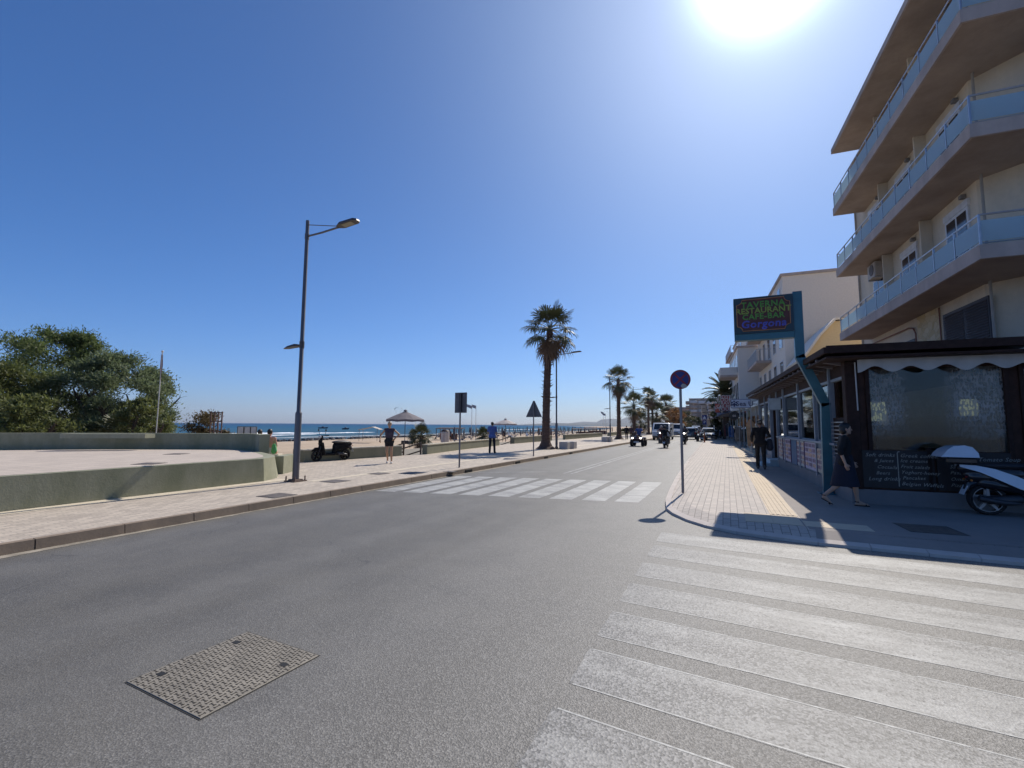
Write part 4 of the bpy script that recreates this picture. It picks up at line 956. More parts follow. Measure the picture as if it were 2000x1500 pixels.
# grey-blue awning-like canopies and far blocks
FA = plaster('far_wall_grey', (.34,.30,.27), (.25,.22,.20), .4, .2, .1); FB = plaster('far_wall_sand', (.40,.34,.27), (.30,.26,.21), .4, .2, .1); FC = plaster('far_wall_pale', (.46,.42,.38), (.36,.33,.30), .4, .2, .1)
for k, (px, pt, v, du, n, wl_, lab) in enumerate(((1424,745,95,14,4,FB,'sandy block with balconies right behind the date palm'),
    (1395,783,125,16,5,FC,'pale five storey block left of the red shop signs'),
    (1380,790,150,16,4,FB,'ochre block with balconies above the pedestrian sign'),
    (1362,781,170,22,5,FA,'tall greyish block with rows of white balconies in the distance'),
    (1346,779,200,24,5,FA,'long balconied block right of the round no-stopping sign pole'),
    (1318,796,250,34,4,M('terracotta_wall', (.40,.27,.22), .8),'reddish block just left of the round no-stopping sign pole'))):
    g = onV(px, pt, v); house(g.x, g.x+du, v, v+14, max(8, g.z), wl_, lab, n, 4, (1.4,.5,13.5,k % 2 == 0), side_win=4, sidebal=True, z0=3.5)
# ---- ground floor shops behind the restaurant
SF = M('shop_steel', (.35,.38,.40), .4, .4)
def shop(v0, v1, u0, h, label, mt, aw=None, stock=True):
    o = bthing('shop', label, 'shop', u0, v0, .13); Oo = (u0, v0, .13)
    part('wall', MB(Oo).box(u0+.3,u0+5,v0,v1,.1,h), mt, o); part('cornice', MB(Oo).box(u0-.05,u0+5.1,v0-.05,v1+.05,h,h+.25), SF, o)
    part('shop_window', MB(Oo).box(u0+.02,u0+.04,v0+.1,v1-.1,.25,h-.5), glassmat('shop_glass', (.45,.6,.6), .7), o)
    part('side_window', MB(Oo).box(u0+.05,u0+.28,v0-.012,v0-.0,.25,h-.5), glassmat('shop_glass'), o)
    for v in np.linspace(v0, v1, 4): part('mullion', MB(Oo).box(u0-.02,u0+.06,v-.04,v+.04,.1,h), SF, o)
    if aw: part('awning', MB(Oo).slab([(u0-1.6,v0+.2,h-.7),(u0-1.6,v1-.2,h-.7),(u0,v1-.2,h-.1),(u0,v0+.2,h-.1)], (0,0,1), .04), aw, o)
    return o
shop(26.3, 33.5, 3.15, 2.75, 'glass fronted shop right beyond the restaurant with a pale step', M('shop_inside', (.25,.24,.22), .8))
shop(35, 43, 3.3, 3.2, 'grey shop front with a round black sign beyond the glass shop', M('shop_inside', (.25,.24,.22)))
shop(45, 56, 3.6, 3.3, 'shaded shop front behind the hanging clothes', M('shop_inside', (.25,.24,.22)), M('awning_blue', (.07,.11,.20), .8))
shop(58, 80, 3.8, 3.4, 'row of far shops under a dark awning', M('shop_inside', (.25,.24,.22)), M('awning_dark', (.05,.045,.06), .8))
single('step', 'pale threshold step in front of the glass fronted shop', 'step', MB().box(0,.45,0,7,0,.14), CAP, Bw(2.75, 26.4, .13), BA)
# goods on the pavement
for k, (u, v, col, w, h_) in enumerate(((2.75,27.5,(.42,.28,.17),.25,1.9),(2.9,29.3,(.12,.30,.32),.3,1.8),(3.0,38,(.16,.15,.14),.6,1.5),(3.1,40.5,(.30,.28,.25),.5,1.2),(3.1,47,(.05,.12,.30),.7,1.6),(3.0,50,(.03,.03,.05),.7,1.8),(3.1,54,(.20,.05,.05),.6,1.7))):
    o = bthing('clothes_rack', ('tan clothes hanging at the near corner of the glass fronted shop','teal clothes rack in front of the glass fronted shop','dark postcard stand outside the grey shop','beige postcard stand outside the grey shop','blue beach goods rack outside the far shops','black goods rack outside the far shops','red goods rack outside the far shops')[k], 'display rack', u, v)
    part('stand', MB().tube([(0,-w,0),(0,-w,h_),(0,w,h_),(0,w,0)], .02, 6), SF, o)
    mb = MB()
    for i in range(9):
        y = -w+2*w*(i+.5)/9; z1 = h_-.04; z0_ = h_*rnd.uniform(.25,.5)
        mb.add([(-.16,y,z0_),(.16,y+.03,z0_),(.20,y+.05,z1-.25),(.05,y+.02,z1),(-.05,y,z1),(-.2,y-.02,z1-.25),(-.1,y+.06,z0_),(.1,y+.09,z0_),(.15,y+.1,z1-.2),(-.15,y+.06,z1-.2)], [(0,1,2,3,4,5),(6,9,8,7)])
    part('clothes', mb, M('cloth%d' % k, col, .9, var=.5, scale=3), o)
# signs over the shops
def box_sign(px0, py0, px1, py1, v, label, face, texts, cat='shop sign'):
    a, b = onV(px0, py0, v), onV(px1, py1, v); w = b.x-a.x; h_ = a.z-b.z
    o = bthing('shop_sign', label, cat, a.x+w/2, v, b.z)
    part('case', MB().bbox(-w/2,w/2,0,.16,0,h_,.02), M('sign_case', (.10,.11,.16), .5), o)
    part('face', MB().box(-w/2+.03,w/2-.03,-.006,0,.03,h_-.03), face, o)
    for tx, s, x, z, mt in texts:
        mb = MB(); mb.text(tx, s, Matrix.Translation((x*w/2, -.011, z*h_)) @ Matrix.Rotation(PI/2, 4, 'X'), .002, 'CENTER', 0, .004); part('lettering', mb, mt, o)
    part('bracket', MB().box(w/2-.02,w/2+.8,.05,.10,h_*.4,h_*.5), SF, o)
    return o, w, h_
DKB = M('deep_blue_letters', (.012,.018,.075), .5)
o, w, h_ = box_sign(1427,780,1467,797,27.5,'white box sign with a blue emblem and dark blue letters beside the restaurant eave', M('sign_face_white', (.42,.50,.62), .5), [('Sea U', .36, .38, .47, DKB)])
mb = MB(); r = h_*.33
for k in range(6):
    a = PI/2+k*PI/3; mb.ell((-w*.33+r*.75*math.cos(a), -.008, h_*.5+r*.75*math.sin(a)), (r*.32,.006,r*.32), 8, 4)
mb.add([(-w*.33-.10,-.012,h_*.33),(-w*.33+.10,-.012,h_*.33),(-w*.33,-.012,h_*.66)], [(0,1,2)]); part('emblem', mb, DKB, o)
RS = M('sign_red', (.30,.05,.04), .5); SW = M('sign_letter_pale', (.6,.55,.5), .6)
box_sign(1408,772,1428,803,48,'red striped sign tower with pale lines of text left of the white box sign', RS, [('HOTEL',.45,0,.88,SW),('ROOMS',.45,0,.70,SW),('TRAVEL',.42,0,.50,SW),('CAR RENT',.36,0,.30,SW),('TOURS',.45,0,.12,SW)])
box_sign(1396,788,1407,806,50,'small orange red square sign left of the striped red sign', M('sign_orange', (.50,.09,.04), .5), [('BAR',.4,0,.5,SW)])
box_sign(1400,806,1425,814,52,'narrow grey fascia sign below the red signs', M('sign_grey', (.28,.28,.32), .5), [])
g = onV(1434,812,39); o = bthing('round_sign', 'round black projecting sign with pale letters under the white box sign', 'shop sign', g.x, 39, g.z)
part('disc', MB().lathe([(.30,-.04),(.33,-.02),(.33,.02),(.30,.04)], n=24, axis='y'), M('black_disc', (.015,.015,.018), .5), o); mb = MB(); mb.text('66', .26, Matrix.Translation((0,-.045,0)) @ Matrix.Rotation(PI/2, 4, 'X'), .002); part('lettering', mb, SW, o)
part('bracket', MB().box(.3,1.0,-.02,.02,-.02,.02), SF, o)
g = onV(1429,803,42); single('awning', 'small bright white canopy below the white box sign', 'awning', MB().slab([(0,0,0),(1.3,0,.15),(1.3,1.4,.25),(0,1.4,.1)], (0,0,1), .35), M('white_cloth', (.7,.7,.68), .8), Bw(g.x, 42, g.z), BA)
# ================================================================ STREET LAMPS
PG = M('pole_grey', (.13,.125,.135), .45, .5, .12, 3); LD = M('luminaire_grey', (.085,.075,.075), .5, .3)
def lamp(loc, label, H=7.1, low=3.62, group='double street lamps along the promenade'):
    o = thing('street_lamp', label, 'street lamp', loc, 0, group)
    part('base_plate', MB().bbox(-.2,.2,-.2,.2,0,.03,.005).bbox(-.13,.13,-.13,.13,.03,.06,.01), M('rusty_base', (.12,.08,.06), .8, var=.4), o)
    for x in (-.16,.16):
        for y in (-.16,.16): part('anchor_bolt', MB().lathe([(.018,.03),(.018,.12),(.008,.15)], (x,y,0), 6), M('rusty_base', (.12,.08,.06)), o)
    part('pole', MB().lathe([(.085,.03),(.082,1.78),(.078,1.80),(.055,1.83),(.048,H-.05),(.046,H)], n=14), PG, o, True)
    part('arm', MB().tube([(.0,0,H-.45),(.55,0,H-.44),(1.14,0,H-.40)], .026, 8).tube([(0,0,H-.12),(1.12,0,H-.36)], .011, 6).lathe([(.06,H-.53),(.06,H-.38)], n=12), PG, o, True)
    mbl = MB(); mbl.T = Matrix.Translation((.12,0,-.19))
    L = part('luminaire', mbl.add([(1.0,-.05,H-.21),(1.0,.05,H-.21),(1.15,.13,H-.20),(1.62,.12,H-.165),(1.72,.06,H-.16),(1.72,-.06,H-.16),(1.62,-.12,H-.165),(1.15,-.13,H-.20),
        (1.0,-.04,H-.16),(1.0,.04,H-.16),(1.15,.10,H-.12),(1.60,.09,H-.09),(1.70,.05,H-.11),(1.70,-.05,H-.11),(1.60,-.09,H-.09),(1.15,-.10,H-.12)],
        [tuple(range(8)), tuple(range(15,7,-1))]+[(i,i+8,(i+1)%8+8,(i+1)%8) for i in range(8)]), LD, o)
    mbl = MB(); mbl.T = Matrix.Translation((.12,0,-.19)); part('lens', mbl.add([(1.2,-.09,H-.206),(1.2,.09,H-.206),(1.55,.09,H-.18),(1.55,-.09,H-.18)], [(0,1,2,3)]), M('lamp_lens', (.24,.22,.16), .3), L)
    L2 = part('luminaire', MB().lathe([(.065,low-.08),(.065,low+.1)], n=12).tube([(0,0,low),(-.14,0,low)], .02, 6).add([(-.12,-.04,low-.02),(-.12,.04,low-.02),(-.22,.10,low-.035),(-.58,.09,low-.06),(-.68,.03,low-.065),(-.68,-.03,low-.065),(-.58,-.09,low-.06),(-.22,-.10,low-.035),
        (-.12,-.03,low+.03),(-.12,.03,low+.03),(-.22,.07,low+.04),(-.5,.06,low+.0),(-.66,.02,low-.05),(-.66,-.02,low-.05),(-.5,-.06,low),(-.22,-.07,low+.04)],
        [tuple(range(7,-1,-1)), tuple(range(8,16))]+[(i,(i+1)%8,(i+1)%8+8,i+8) for i in range(8)]), LD, o)
    return o
l1 = lamp(G(577,940), 'tall grey street lamp with two heads standing nearest, beside the green terrace end')
dup(l1, G(1087,877), 0, 'tall grey street lamp right behind the big palm', scale=.91); dup(l1, G(1192,861), 0, 'grey street lamp beside the two stone benches left of the second palm', scale=.88)
g = atd(1238,846,66); g.z = .13; dup(l1, g, 0, 'distant street lamp whose arm shows above the bushy green palm')
g = atd(1262,842,88); g.z = .13; dup(l1, g, 0, 'farthest street lamp, its arm just visible right of the slim twin palms')

# ================================================================ ROAD SIGNS
ZN = M('zinc_back', (.10,.10,.115), .5, .4, .2, 6)
def signpost(loc, h, label, rz=0):
    o = thing('road_sign', label, 'road sign', loc, rz); part('post', MB().lathe([(.03,0),(.03,h)], n=10), M('post_grey', (.20,.19,.20), .45, .5), o, True); return o
o = signpost(G(897,913), 2.62, 'back of a rectangular grey road sign on a thin post on the promenade')
part('plate', MB().bbox(-.25,.25,.03,.045,1.93,2.66,.004), ZN, o); part('stiffener', MB().box(-.045,.045,-.035,.03,1.95,2.64), M('post_dark', (.05,.05,.06), .5, .4), o)
o = signpost(G(1042,891), 2.6, 'back of a triangular grey road sign left of the big palm')
part('plate', MB().slab([(-.43,.03,1.90),(.43,.03,1.90),(.04,.03,2.70),(-.04,.03,2.70)], (0,1,0), .012), ZN, o); part('bracket', MB().box(-.2,.2,.0,.03,2.05,2.08).box(-.1,.1,0,.03,2.35,2.38), ZN, o)
o = signpost(G(1334,963), 2.60, 'round blue and red no-stopping sign on a grey post at the kerb corner', R(12))
NB = M('sign_blue', (.012,.022,.16), .45, var=.2, scale=6); NR = M('sign_red_worn', (.20,.010,.028), .45, var=.3, scale=6)
part('disc', MB().lathe([(.225,-.032),(.225,-.028)], (0,0,2.59), 40, 'y').lathe([(.225,-.028),(.222,-.02)], (0,0,2.59), 40, 'y'), NB, o)
mb = MB(); n = 48
for (r0, r1) in ((.180,.226),):
    vs = [(r*math.cos(2*PI*k/n), -.034, 2.59+r*math.sin(2*PI*k/n)) for k in range(n) for r in (r0, r1)]; mb.add(vs, [(2*k,2*k+1,(2*k+3)%(2*n),(2*k+2)%(2*n)) for k in range(n)])
for a in (PI/4, -PI/4):
    c, s = math.cos(a), math.sin(a); L, w = .182, .021; dy = 0 if a > 0 else -.0005
    mb.add([(x*c-y*s, -.0335+dy, 2.59+x*s+y*c) for x, y in ((-L,-w),(L,-w),(L,w),(-L,w))], [(0,1,2,3)])
part('red_marking', mb, NR, o)
part('sticker', MB().add([(r*math.cos(a)+.07, -.0355, 2.43+r*math.sin(a)) for a, r in ((.1,.075),(1,.06),(2,.065),(3,.07),(4,.05),(5,.045),(5.8,.07))], [tuple(range(7))]), M('sticker_grey', (.34,.32,.30), .7), o)
# pedestrian crossing signs far right
g = G(1377,851); o = signpost(g, 3.3, 'blue pedestrian crossing sign above a blue parking sign on the far right pavement')
part('plate', MB().bbox(-.35,.35,-.04,-.02,2.55,3.25,.004), NB, o); part('triangle', MB().add([(-.26,-.045,2.64),(.26,-.045,2.64),(0,-.045,3.14)], [(0,1,2)]), M('sign_white', (.6,.62,.66), .5), o)
part('lower_plate', MB().bbox(-.3,.3,-.04,-.02,1.75,2.45,.004), NB, o); mb = MB(); mb.text('P', .6, Matrix.Translation((0,-.045,2.1)) @ Matrix.Rotation(PI/2,4,'X'), .002); part('lettering', mb, M('sign_white', (.6,.62,.66)), o)
o = thing('bollard', 'small orange red bollard at the edge of the far right pavement', 'bollard', G(1376,864)); part('post', MB().lathe([(.09,0),(.07,.05),(.06,.75),(.05,.9)], n=10), M('bollard_orange', (.35,.10,.03), .6), o); part('cap', MB().ell((0,0,.93), .07, 8, 6), M('bollard_dark', (.04,.02,.02), .6), o)
# stone benches
BN_ = plaster('bench_stone', (.46,.44,.42), (.34,.32,.31), .4, 3)
def bench(px, py, label):
    g = G(px, py); o = thing('bench', label, 'bench', g, 0, 'stone cube seats on the promenade')
    part('block', MB().bbox(-.28,.28,-.3,.3,0,.46,.02), BN_, o); return o
bench(1103,877,'stone cube seat nearest the street lamp behind the big palm'); bench(1116,876,'stone cube seat right of its twin, next to the big palm')
bench(1182,863,'left stone cube seat beside the farther street lamp'); bench(1189,863,'right stone cube seat beside the farther street lamp')

# ================================================================ PALMS
TR = M('palm_trunk', (.105,.065,.048), .9, var=.45, scale=14, bump=.8, bs=30)
FR = leafmat('palm_green', (.045,.058,.018), (.10,.105,.040), .10); FD = leafmat('palm_dead', (.13,.072,.040), (.22,.135,.075), .1)
def fanfrond(mb, base, az, el, L, R0, droop, rr, n=20):
    # petiole with a fan of narrow blades whose tips hang
    d = Vector((math.cos(az)*math.cos(el), math.sin(az)*math.cos(el), math.sin(el)))
    side = Vector((-math.sin(az), math.cos(az), 0)); up = side.cross(d)*-1
    tip = base+d*L - Vector((0,0,droop*L*.22)); mid = base+d*L*.5
    mb.tube([base, mid, tip], [.03, .02, .012], 4, False)
    dd = (tip-mid).normalized(); up = dd.cross(side)
    for i in range(n):
        t = (i/(n-1)-.5)*2; a = t*R(122); ln = R0*(1-.18*abs(t))*rr.uniform(.88,1.08)
        v = dd*math.cos(a)+side*math.sin(a); w = .058*R0
        nrm = (v.cross(up)).normalized()*w; fold = up*(.02*((i%2)*2-1))
        p0 = tip; p1 = tip+v*ln*.55+fold+Vector((0,0,-droop*ln*.10)); p2 = tip+v*ln*.95+Vector((0,0,-droop*ln*.34*rr.uniform(.5,1.5))); p3 = p2+v*ln*.05+Vector((0,0,-droop*ln*.28))
        mb.add([p0, p1-nrm, p2-nrm*.45, p3, p2+nrm*.45, p1+nrm], [(0,1,5),(1,2,4,5),(2,3,4)])
def fanpalm(loc, H, label, cr=1.0, seed=1, dead=26, live=26, tr=.17, lean=(0,0), group='fan palms along the promenade', scale=1, flare=True):
    rr = random.Random(seed); o = thing('palm_tree', label, 'palm tree', loc, 0, group, scale)
    mb = MB(); k = int(H/.10); path = []; rad = []
    for i in range(k+1):
        t = i/k; z = t*H; r = tr*(1.0-.25*t)+(.30*math.exp(-z/.22) if flare else 0)*tr/.17*1.0+rr.uniform(-.012,.012)+.02*(i%2); path.append((lean[0]*t*t, lean[1]*t*t, z)); rad.append(r)
    mb.tube(path, rad, 12); 
    # old leaf bases sticking out all the way up
    for i in range(int(H*26)):
        z = rr.uniform(.6, H); t = z/H; a = rr.uniform(0,2*PI); r = tr*(1-.25*t); c = Vector((lean[0]*t*t+math.cos(a)*r*.9, lean[1]*t*t+math.sin(a)*r*.9, z)); out_ = Vector((math.cos(a), math.sin(a), rr.uniform(-.2,.9)))*rr.uniform(.05,.12)*(1.7 if .35 < t < 1 else 1)*tr/.17
        sd_ = Vector((-math.sin(a), math.cos(a), 0))*.03; mb.add([c-sd_, c+sd_, c+out_, c+Vector((0,0,-.05))], [(0,1,2),(0,2,3),(1,3,2)])
    part('trunk', mb, TR, o)
    top = Vector((lean[0], lean[1], H)); mb = MB()
    for i in range(live):
        el = R(80-105*(i/live)**.8+rr.uniform(-8,8)); fanfrond(mb, top, i*2.4+rr.uniform(-.25,.25), el, cr*rr.uniform(.72,.95), cr*rr.uniform(.55,.70), .15+.85*(i/live)**1.3, rr)
    part('crown', mb, FR, o)
    mb = MB()
    for i in range(dead):
        t = i/dead; el = R(-38-48*t+rr.uniform(-8,8)); fanfrond(mb, top-Vector((0,0,.05+t*.30*cr)), i*2.4+1+rr.uniform(-.3,.3), el, cr*rr.uniform(.45,.75), cr*rr.uniform(.45,.65), .9, rr, 14)
    part('dead_fronds', mb, FD, o); return o
b1_ = G(1066,877); fanpalm(b1_, ztop(b1_, 1075, 640)-.13-.1, 'tallest fan palm with a shaggy brown skirt next to the street lamp', 1.36, 3, 18, 30, .25, lean=(.25,.1))
b2_ = G(1209,858); p2 = fanpalm(b2_, ztop(b2_, 1211, 742)-.13, 'second fan palm standing behind the stone seats', 1.3, 5, 16, 24, .22)
def farpalm(px, pb, pt, dep, label, seed, cr, dead, live, tr=.2):
    g = atd(px, pb, dep); g.z = .13; H = ztop(g, px, pt)-.13; return fanpalm(g, H, label, cr, seed, dead, live, tr)
farpalm(1239, 850, 793, 66, 'bushy bright green palm between the second palm and the quad bike', 7, 1.6, 5, 24, .26)
p5 = farpalm(1267, 848, 773, 78, 'slim far palm with a long brown skirt above the oncoming vehicles', 8, 1.3, 18, 18)
g = atd(1275, 848, 84); g.z = .13; dup(p5, g, 1.3, 'slim far palm right behind the other slim one', .97)
farpalm(1283, 848, 808, 84, 'low bushy palm above the white vans', 9, 1.8, 10, 24, .26)
g = farpalm(1302, 850, 789, 104, 'far palm just left of the orange brown tree', 10, 1.9, 16, 30, .3)
g = atd(1251, 850, 90); g.z = .13; fanpalm(g, 2.2, 'short bushy palm low behind the quad bike', 1.7, 12, 6, 30, .3)
# young clumps on the beach
def clump(px, py, z, s, label, seed, dead=10):
    g = G(px, py, z); return fanpalm(g, .75, label, s, seed, dead, 34, .22, scale=1, flare=False, group='young palm clumps on the beach')
clump(822, 868, -.2, .95, 'low dark green palm clump behind the beach stairs', 21, 12)
clump(944, 868, -.25, .75, 'brownish low palm clump left of the standing man in the blue shirt', 22, 26)
clump(806, 862, -.3, .5, 'small dry palm tuft left of the low green palm clump', 23, 20)
g = G(235, 845, .2); 
for (px, dp, s, lab) in ((240, 24, 1.1, 'low bright palm clump under the tamarisk trees above the parapet'), (205, 25, .8, 'smaller palm tuft under the tamarisk trees')):
    q = atd(px, 850, dp); q.z = -.3; fanpalm(q, 1.1, lab, s, int(px), 3, 30, .2, group='young palm clumps on the beach', flare=False)
# feather-leaved date palm beyond the restaurant
def datepalm(loc, H, L, label, seed):
    rr = random.Random(seed); o = thing('palm_tree', label, 'palm tree', loc)
    mb = MB(); mb.tube([(0,0,H*i/20) for i in range(21)], [.32+.03*(i%2) for i in range(21)], 12); part('trunk', mb, TR, o)
    P=[];D=[];N=[];LL=[];WW=[]; mb = MB()
    for i in range(46):
        az = i*2.4; el = R(84-88*(i/46)); d = Vector((math.cos(az)*math.cos(el), math.sin(az)*math.cos(el), math.sin(el))); side = Vector((-math.sin(az), math.cos(az), 0)); p = Vector((0,0,H)); pts = [p]
        for k in range(12):
            d = (d+Vector((0,0,-.075))).normalized(); p = p+d*L/12; pts.append(p)
            up = side.cross(d)
            for q in range(3):
                c = p-d*L/12*q/3
                for sg in (-1, 1):
                    l_ = d*.6+side*sg*.85+up*-.25*1; l_.normalize(); ln = .5*(1-.5*abs(k/12-.4)); P.append(c+l_*ln/2); D.append(l_); N.append(up); LL.append(ln); WW.append(.03)
        mb.tube(pts, [.035*(1-.8*i_/12) for i_ in range(13)], 4, False)
    part('frond_ribs', mb, FR, o); quadcloud('crown', P, D, N, np.array(LL), np.array(WW)*3.2, FR, o); return o
g = onV(1415, 760, 60); datepalm(Bw(g.x, 60, .13), g.z-.6, 2.6, 'dark date palm with stiff feathery fronds above the red shop signs', 4)

# ================================================================ TREES
BK = M('tree_bark', (.055,.042,.033), .95, var=.4, scale=9, bump=.7, bs=20)
def tree(loc, label, H, Rx, seed, leafm, n=16000, ls=.15, lw=.055, group=None, trunk=.22, base=.22, squash=1., nclump=70, cat='tree', flat=1.0, fat=1.0):
    rr = random.Random(seed); nr = np.random.default_rng(seed); o = thing('tree', label, cat, loc, 0, group)
    mb = MB(); cl = []
    for s in range(5):                                   # several stems from the ground
        az = s*1.26+rr.uniform(-.4,.4); p = Vector((math.cos(az)*.25, math.sin(az)*.25, 0)); spr = min(1, Rx/H); d = Vector((math.cos(az)*.35*spr, math.sin(az)*.35*spr, 1)).normalized(); path = [p]; rad = [trunk]
        for k in range(7):
            d = (d+Vector((rr.uniform(-.25,.25)+math.cos(az)*.12*spr, rr.uniform(-.25,.25)+math.sin(az)*.12*spr, .0))).normalized(); p = p+d*H*.10; path.append(p); rad.append(trunk*(1-.12*(k+1)))
            if k > 1:
                for b in range(3):
                    a2 = rr.uniform(0,2*PI); e = Vector((math.cos(a2), math.sin(a2), rr.uniform(.1,.9))).normalized(); q = p; bp = [q]
                    for j in range(4): e = (e+Vector((rr.uniform(-.3,.3), rr.uniform(-.3,.3), rr.uniform(-.1,.2)))).normalized(); q = q+e*min(H,Rx*1.2)*.06; bp.append(q)
                    mb.tube(bp, [rad[-1]*.5, rad[-1]*.35, rad[-1]*.25, rad[-1]*.15, .01], 5, False)
        mb.tube(path, rad, 7)
    part('trunk', mb, BK, o)
    C0 = []; Rr = []
    while len(C0) < nclump:
        a = rr.uniform(0,2*PI); r = rr.random()**.45; z = rr.random(); prof = math.sin(PI*min(1, (z*.86+.14)))**.55
        C0.append((Rx*r*prof*math.cos(a), Rx*flat*r*prof*math.sin(a), H*(base+(1-base)*z)-.3)); Rr.append(rr.uniform(.13,.25)*Rx*fat)
    C0 = np.array(C0); Rr = np.array(Rr); idx = nr.integers(0, nclump, n)
    v = nr.normal(size=(n,3)); v /= np.linalg.norm(v, axis=1)[:,None]; rad = Rr[idx]*(nr.random(n)**.4)*(1+.35*nr.normal(size=n).clip(-1,1.6))
    P = C0[idx]+v*rad[:,None]*np.array([1.25,1.25,.8*squash]); D = v*.7+nr.normal(size=(n,3))*.5+np.array([0,0,.25]); N = nr.normal(size=(n,3))
    quadcloud('crown', P, D, N, ls*nr.uniform(.6,1.5,n), lw*nr.uniform(.7,1.4,n), leafm, o); return o
TL1 = leafmat('tamarisk_dark', (.060,.088,.024), (.150,.190,.060), .5); TL2 = leafmat('tamarisk_light', (.080,.100,.030), (.185,.205,.065), .45)
TL3 = leafmat('tamarisk_grey', (.085,.118,.055), (.185,.225,.11), .5)
def treeat(px, dep, ptop, wpx, label, seed, mt, n, **k):
    g = atd(px, 845, dep); g.z = -.35; H = ztop(g, px, ptop)+.35; return tree(g, label, H, wpx/900*dep/2, seed, mt, int(n*1.45), **dict(dict(ls=.19, lw=.060), **k))
GRP = 'tamarisk trees on the beach behind the terrace'
treeat(95, 28, 632, 215, 'tallest dark tamarisk tree behind the terrace, second from the left edge', 31, TL1, 26000, group=GRP)
treeat(215, 27, 688, 200, 'rounded grey green tamarisk tree right of the tallest one', 32, TL3, 20000, group=GRP)
treeat(285, 30, 712, 92, 'rightmost sparse tamarisk tree behind the white pole', 33, TL3, 7000, group=GRP, nclump=40)
treeat(-20, 24, 700, 190, 'light green tamarisk cut by the left edge of the photo', 34, TL2, 16000, group=GRP, base=.1)
treeat(60, 22, 762, 130, 'low olive tamarisk in front of the tallest tree', 35, TL2, 7000, group=GRP, base=.05)
treeat(280, 24, 768, 100, 'low yellowish green tamarisk bush at the foot of the rightmost tree', 36, TL2, 6000, group=GRP, base=.02)
RL = leafmat('reddish_leaf', (.085,.065,.028), (.17,.125,.05), .3); OL = leafmat('olive_leaf', (.06,.065,.025), (.13,.12,.05), .3)
treeat(398, 30, 800, 72, 'small reddish shrub on the beach left of the wooden lattice', 37, RL, 7500, base=.0, nclump=25, trunk=.05, ls=.13, fat=1.7)
g = atd(1318, 848, 96); g.z = .13
tree(g, 'orange brown tree by the road left of the round no-stopping sign', ztop(g,1318,797), 2.4, 41, leafmat('rusty_leaf', (.20,.085,.025), (.30,.15,.05), .3), 6000, ls=.28, lw=.10, trunk=.15, base=.15)
g = atd(1328, 848, 112); g.z = .13; tree(g, 'olive green tree right behind the orange brown one', ztop(g,1330,799), 3.4, 42, OL, 6000, ls=.3, lw=.12, trunk=.15, base=.15)
DG = leafmat('dark_street_leaf', (.022,.035,.014), (.06,.075,.03), .25)
for k, (px, dep, pt, w, lab) in enumerate(((1352,150,812,22,'dark street tree below the long balconied block'),(1364,135,815,20,'dark street tree right of its twin below the balconied blocks'),(1399,62,817,26,'dark shrubby tree behind the parked vehicles on the right'),
    (1400,75,765,26,'green tree top above the red striped sign'),(1224,95,836,24,'low hedge bush behind the second palm'),(1290,150,812,24,'far dark tree above the vans'))):
    q = atd(px, 850, dep); q.z = .1; tree(q, lab, ztop(q, px, pt), w/900*dep/2, 50+k, DG if k not in (4,) else OL, 3500, ls=.4, lw=.16, trunk=.14, base=.12, nclump=40)
# poles and lattice by the trees
q = atd(305, 845, 20); q.z = -.3; o = thing('flag_pole', 'thin white pole with a narrow red and dark banner before the tamarisk trees', 'pole', q); hh_ = ztop(q, 305, 687)+.3
part('pole', MB().tube([(0,0,0),(.02,0,hh_)], .022, 8), M('white_pole', (.55,.53,.48), .5), o)
part('banner', MB().add([(-.06,0,hh_-.1),(.06,.01,hh_-.12),(.07,.03,hh_-.6),(.05,-.01,hh_-1.25),(-.03,.02,hh_-1.3),(-.06,-.01,hh_-.7)], [(0,1,2,5),(5,2,3,4)]), M('banner_red', (.20,.03,.02), .8, var=.6, scale=7), o)
part('finial', MB().ell((.02,0,hh_+.03), .05, 8, 6), M('white_pole', (.55,.53,.48)), o)
q = atd(421, 843, 29); q.z = -.3; o = thing('trellis', 'brown wooden lattice standing beside the small reddish shrub', 'trellis', q, R(25))
for x in (-.35,-.12,.12,.35): part('upright', MB().box(x-.03,x+.03,-.03,.03,0,2.65), M('reddish_wood', (.12,.07,.055), .8), o)
for z in (.8,1.4,2.0,2.55): part('crossbar', MB().box(-.4,.4,-.045,-.03,z,z+.06), M('reddish_wood', (.17,.08,.06)), o)
for k, px in enumerate((470, 483, 495)):
    q = atd(px, 843, 26); q.z = -.3; o = thing('info_board', ('left','middle','right')[k]+' of the three white backed boards behind the parapet wall', 'board', q, R(18), 'white boards on the beach')
    part('panel', MB().bbox(-.17,.17,-.02,.02,1.15,1.72,.005), M('board_white', (.55,.55,.52), .6), o); part('frame', MB().box(-.2,-.17,-.03,.03,0,1.75).box(.17,.2,-.03,.03,0,1.75).box(-.17,.17,-.03,.03,1.72,1.75), M('board_frame', (.10,.10,.09), .6), o)

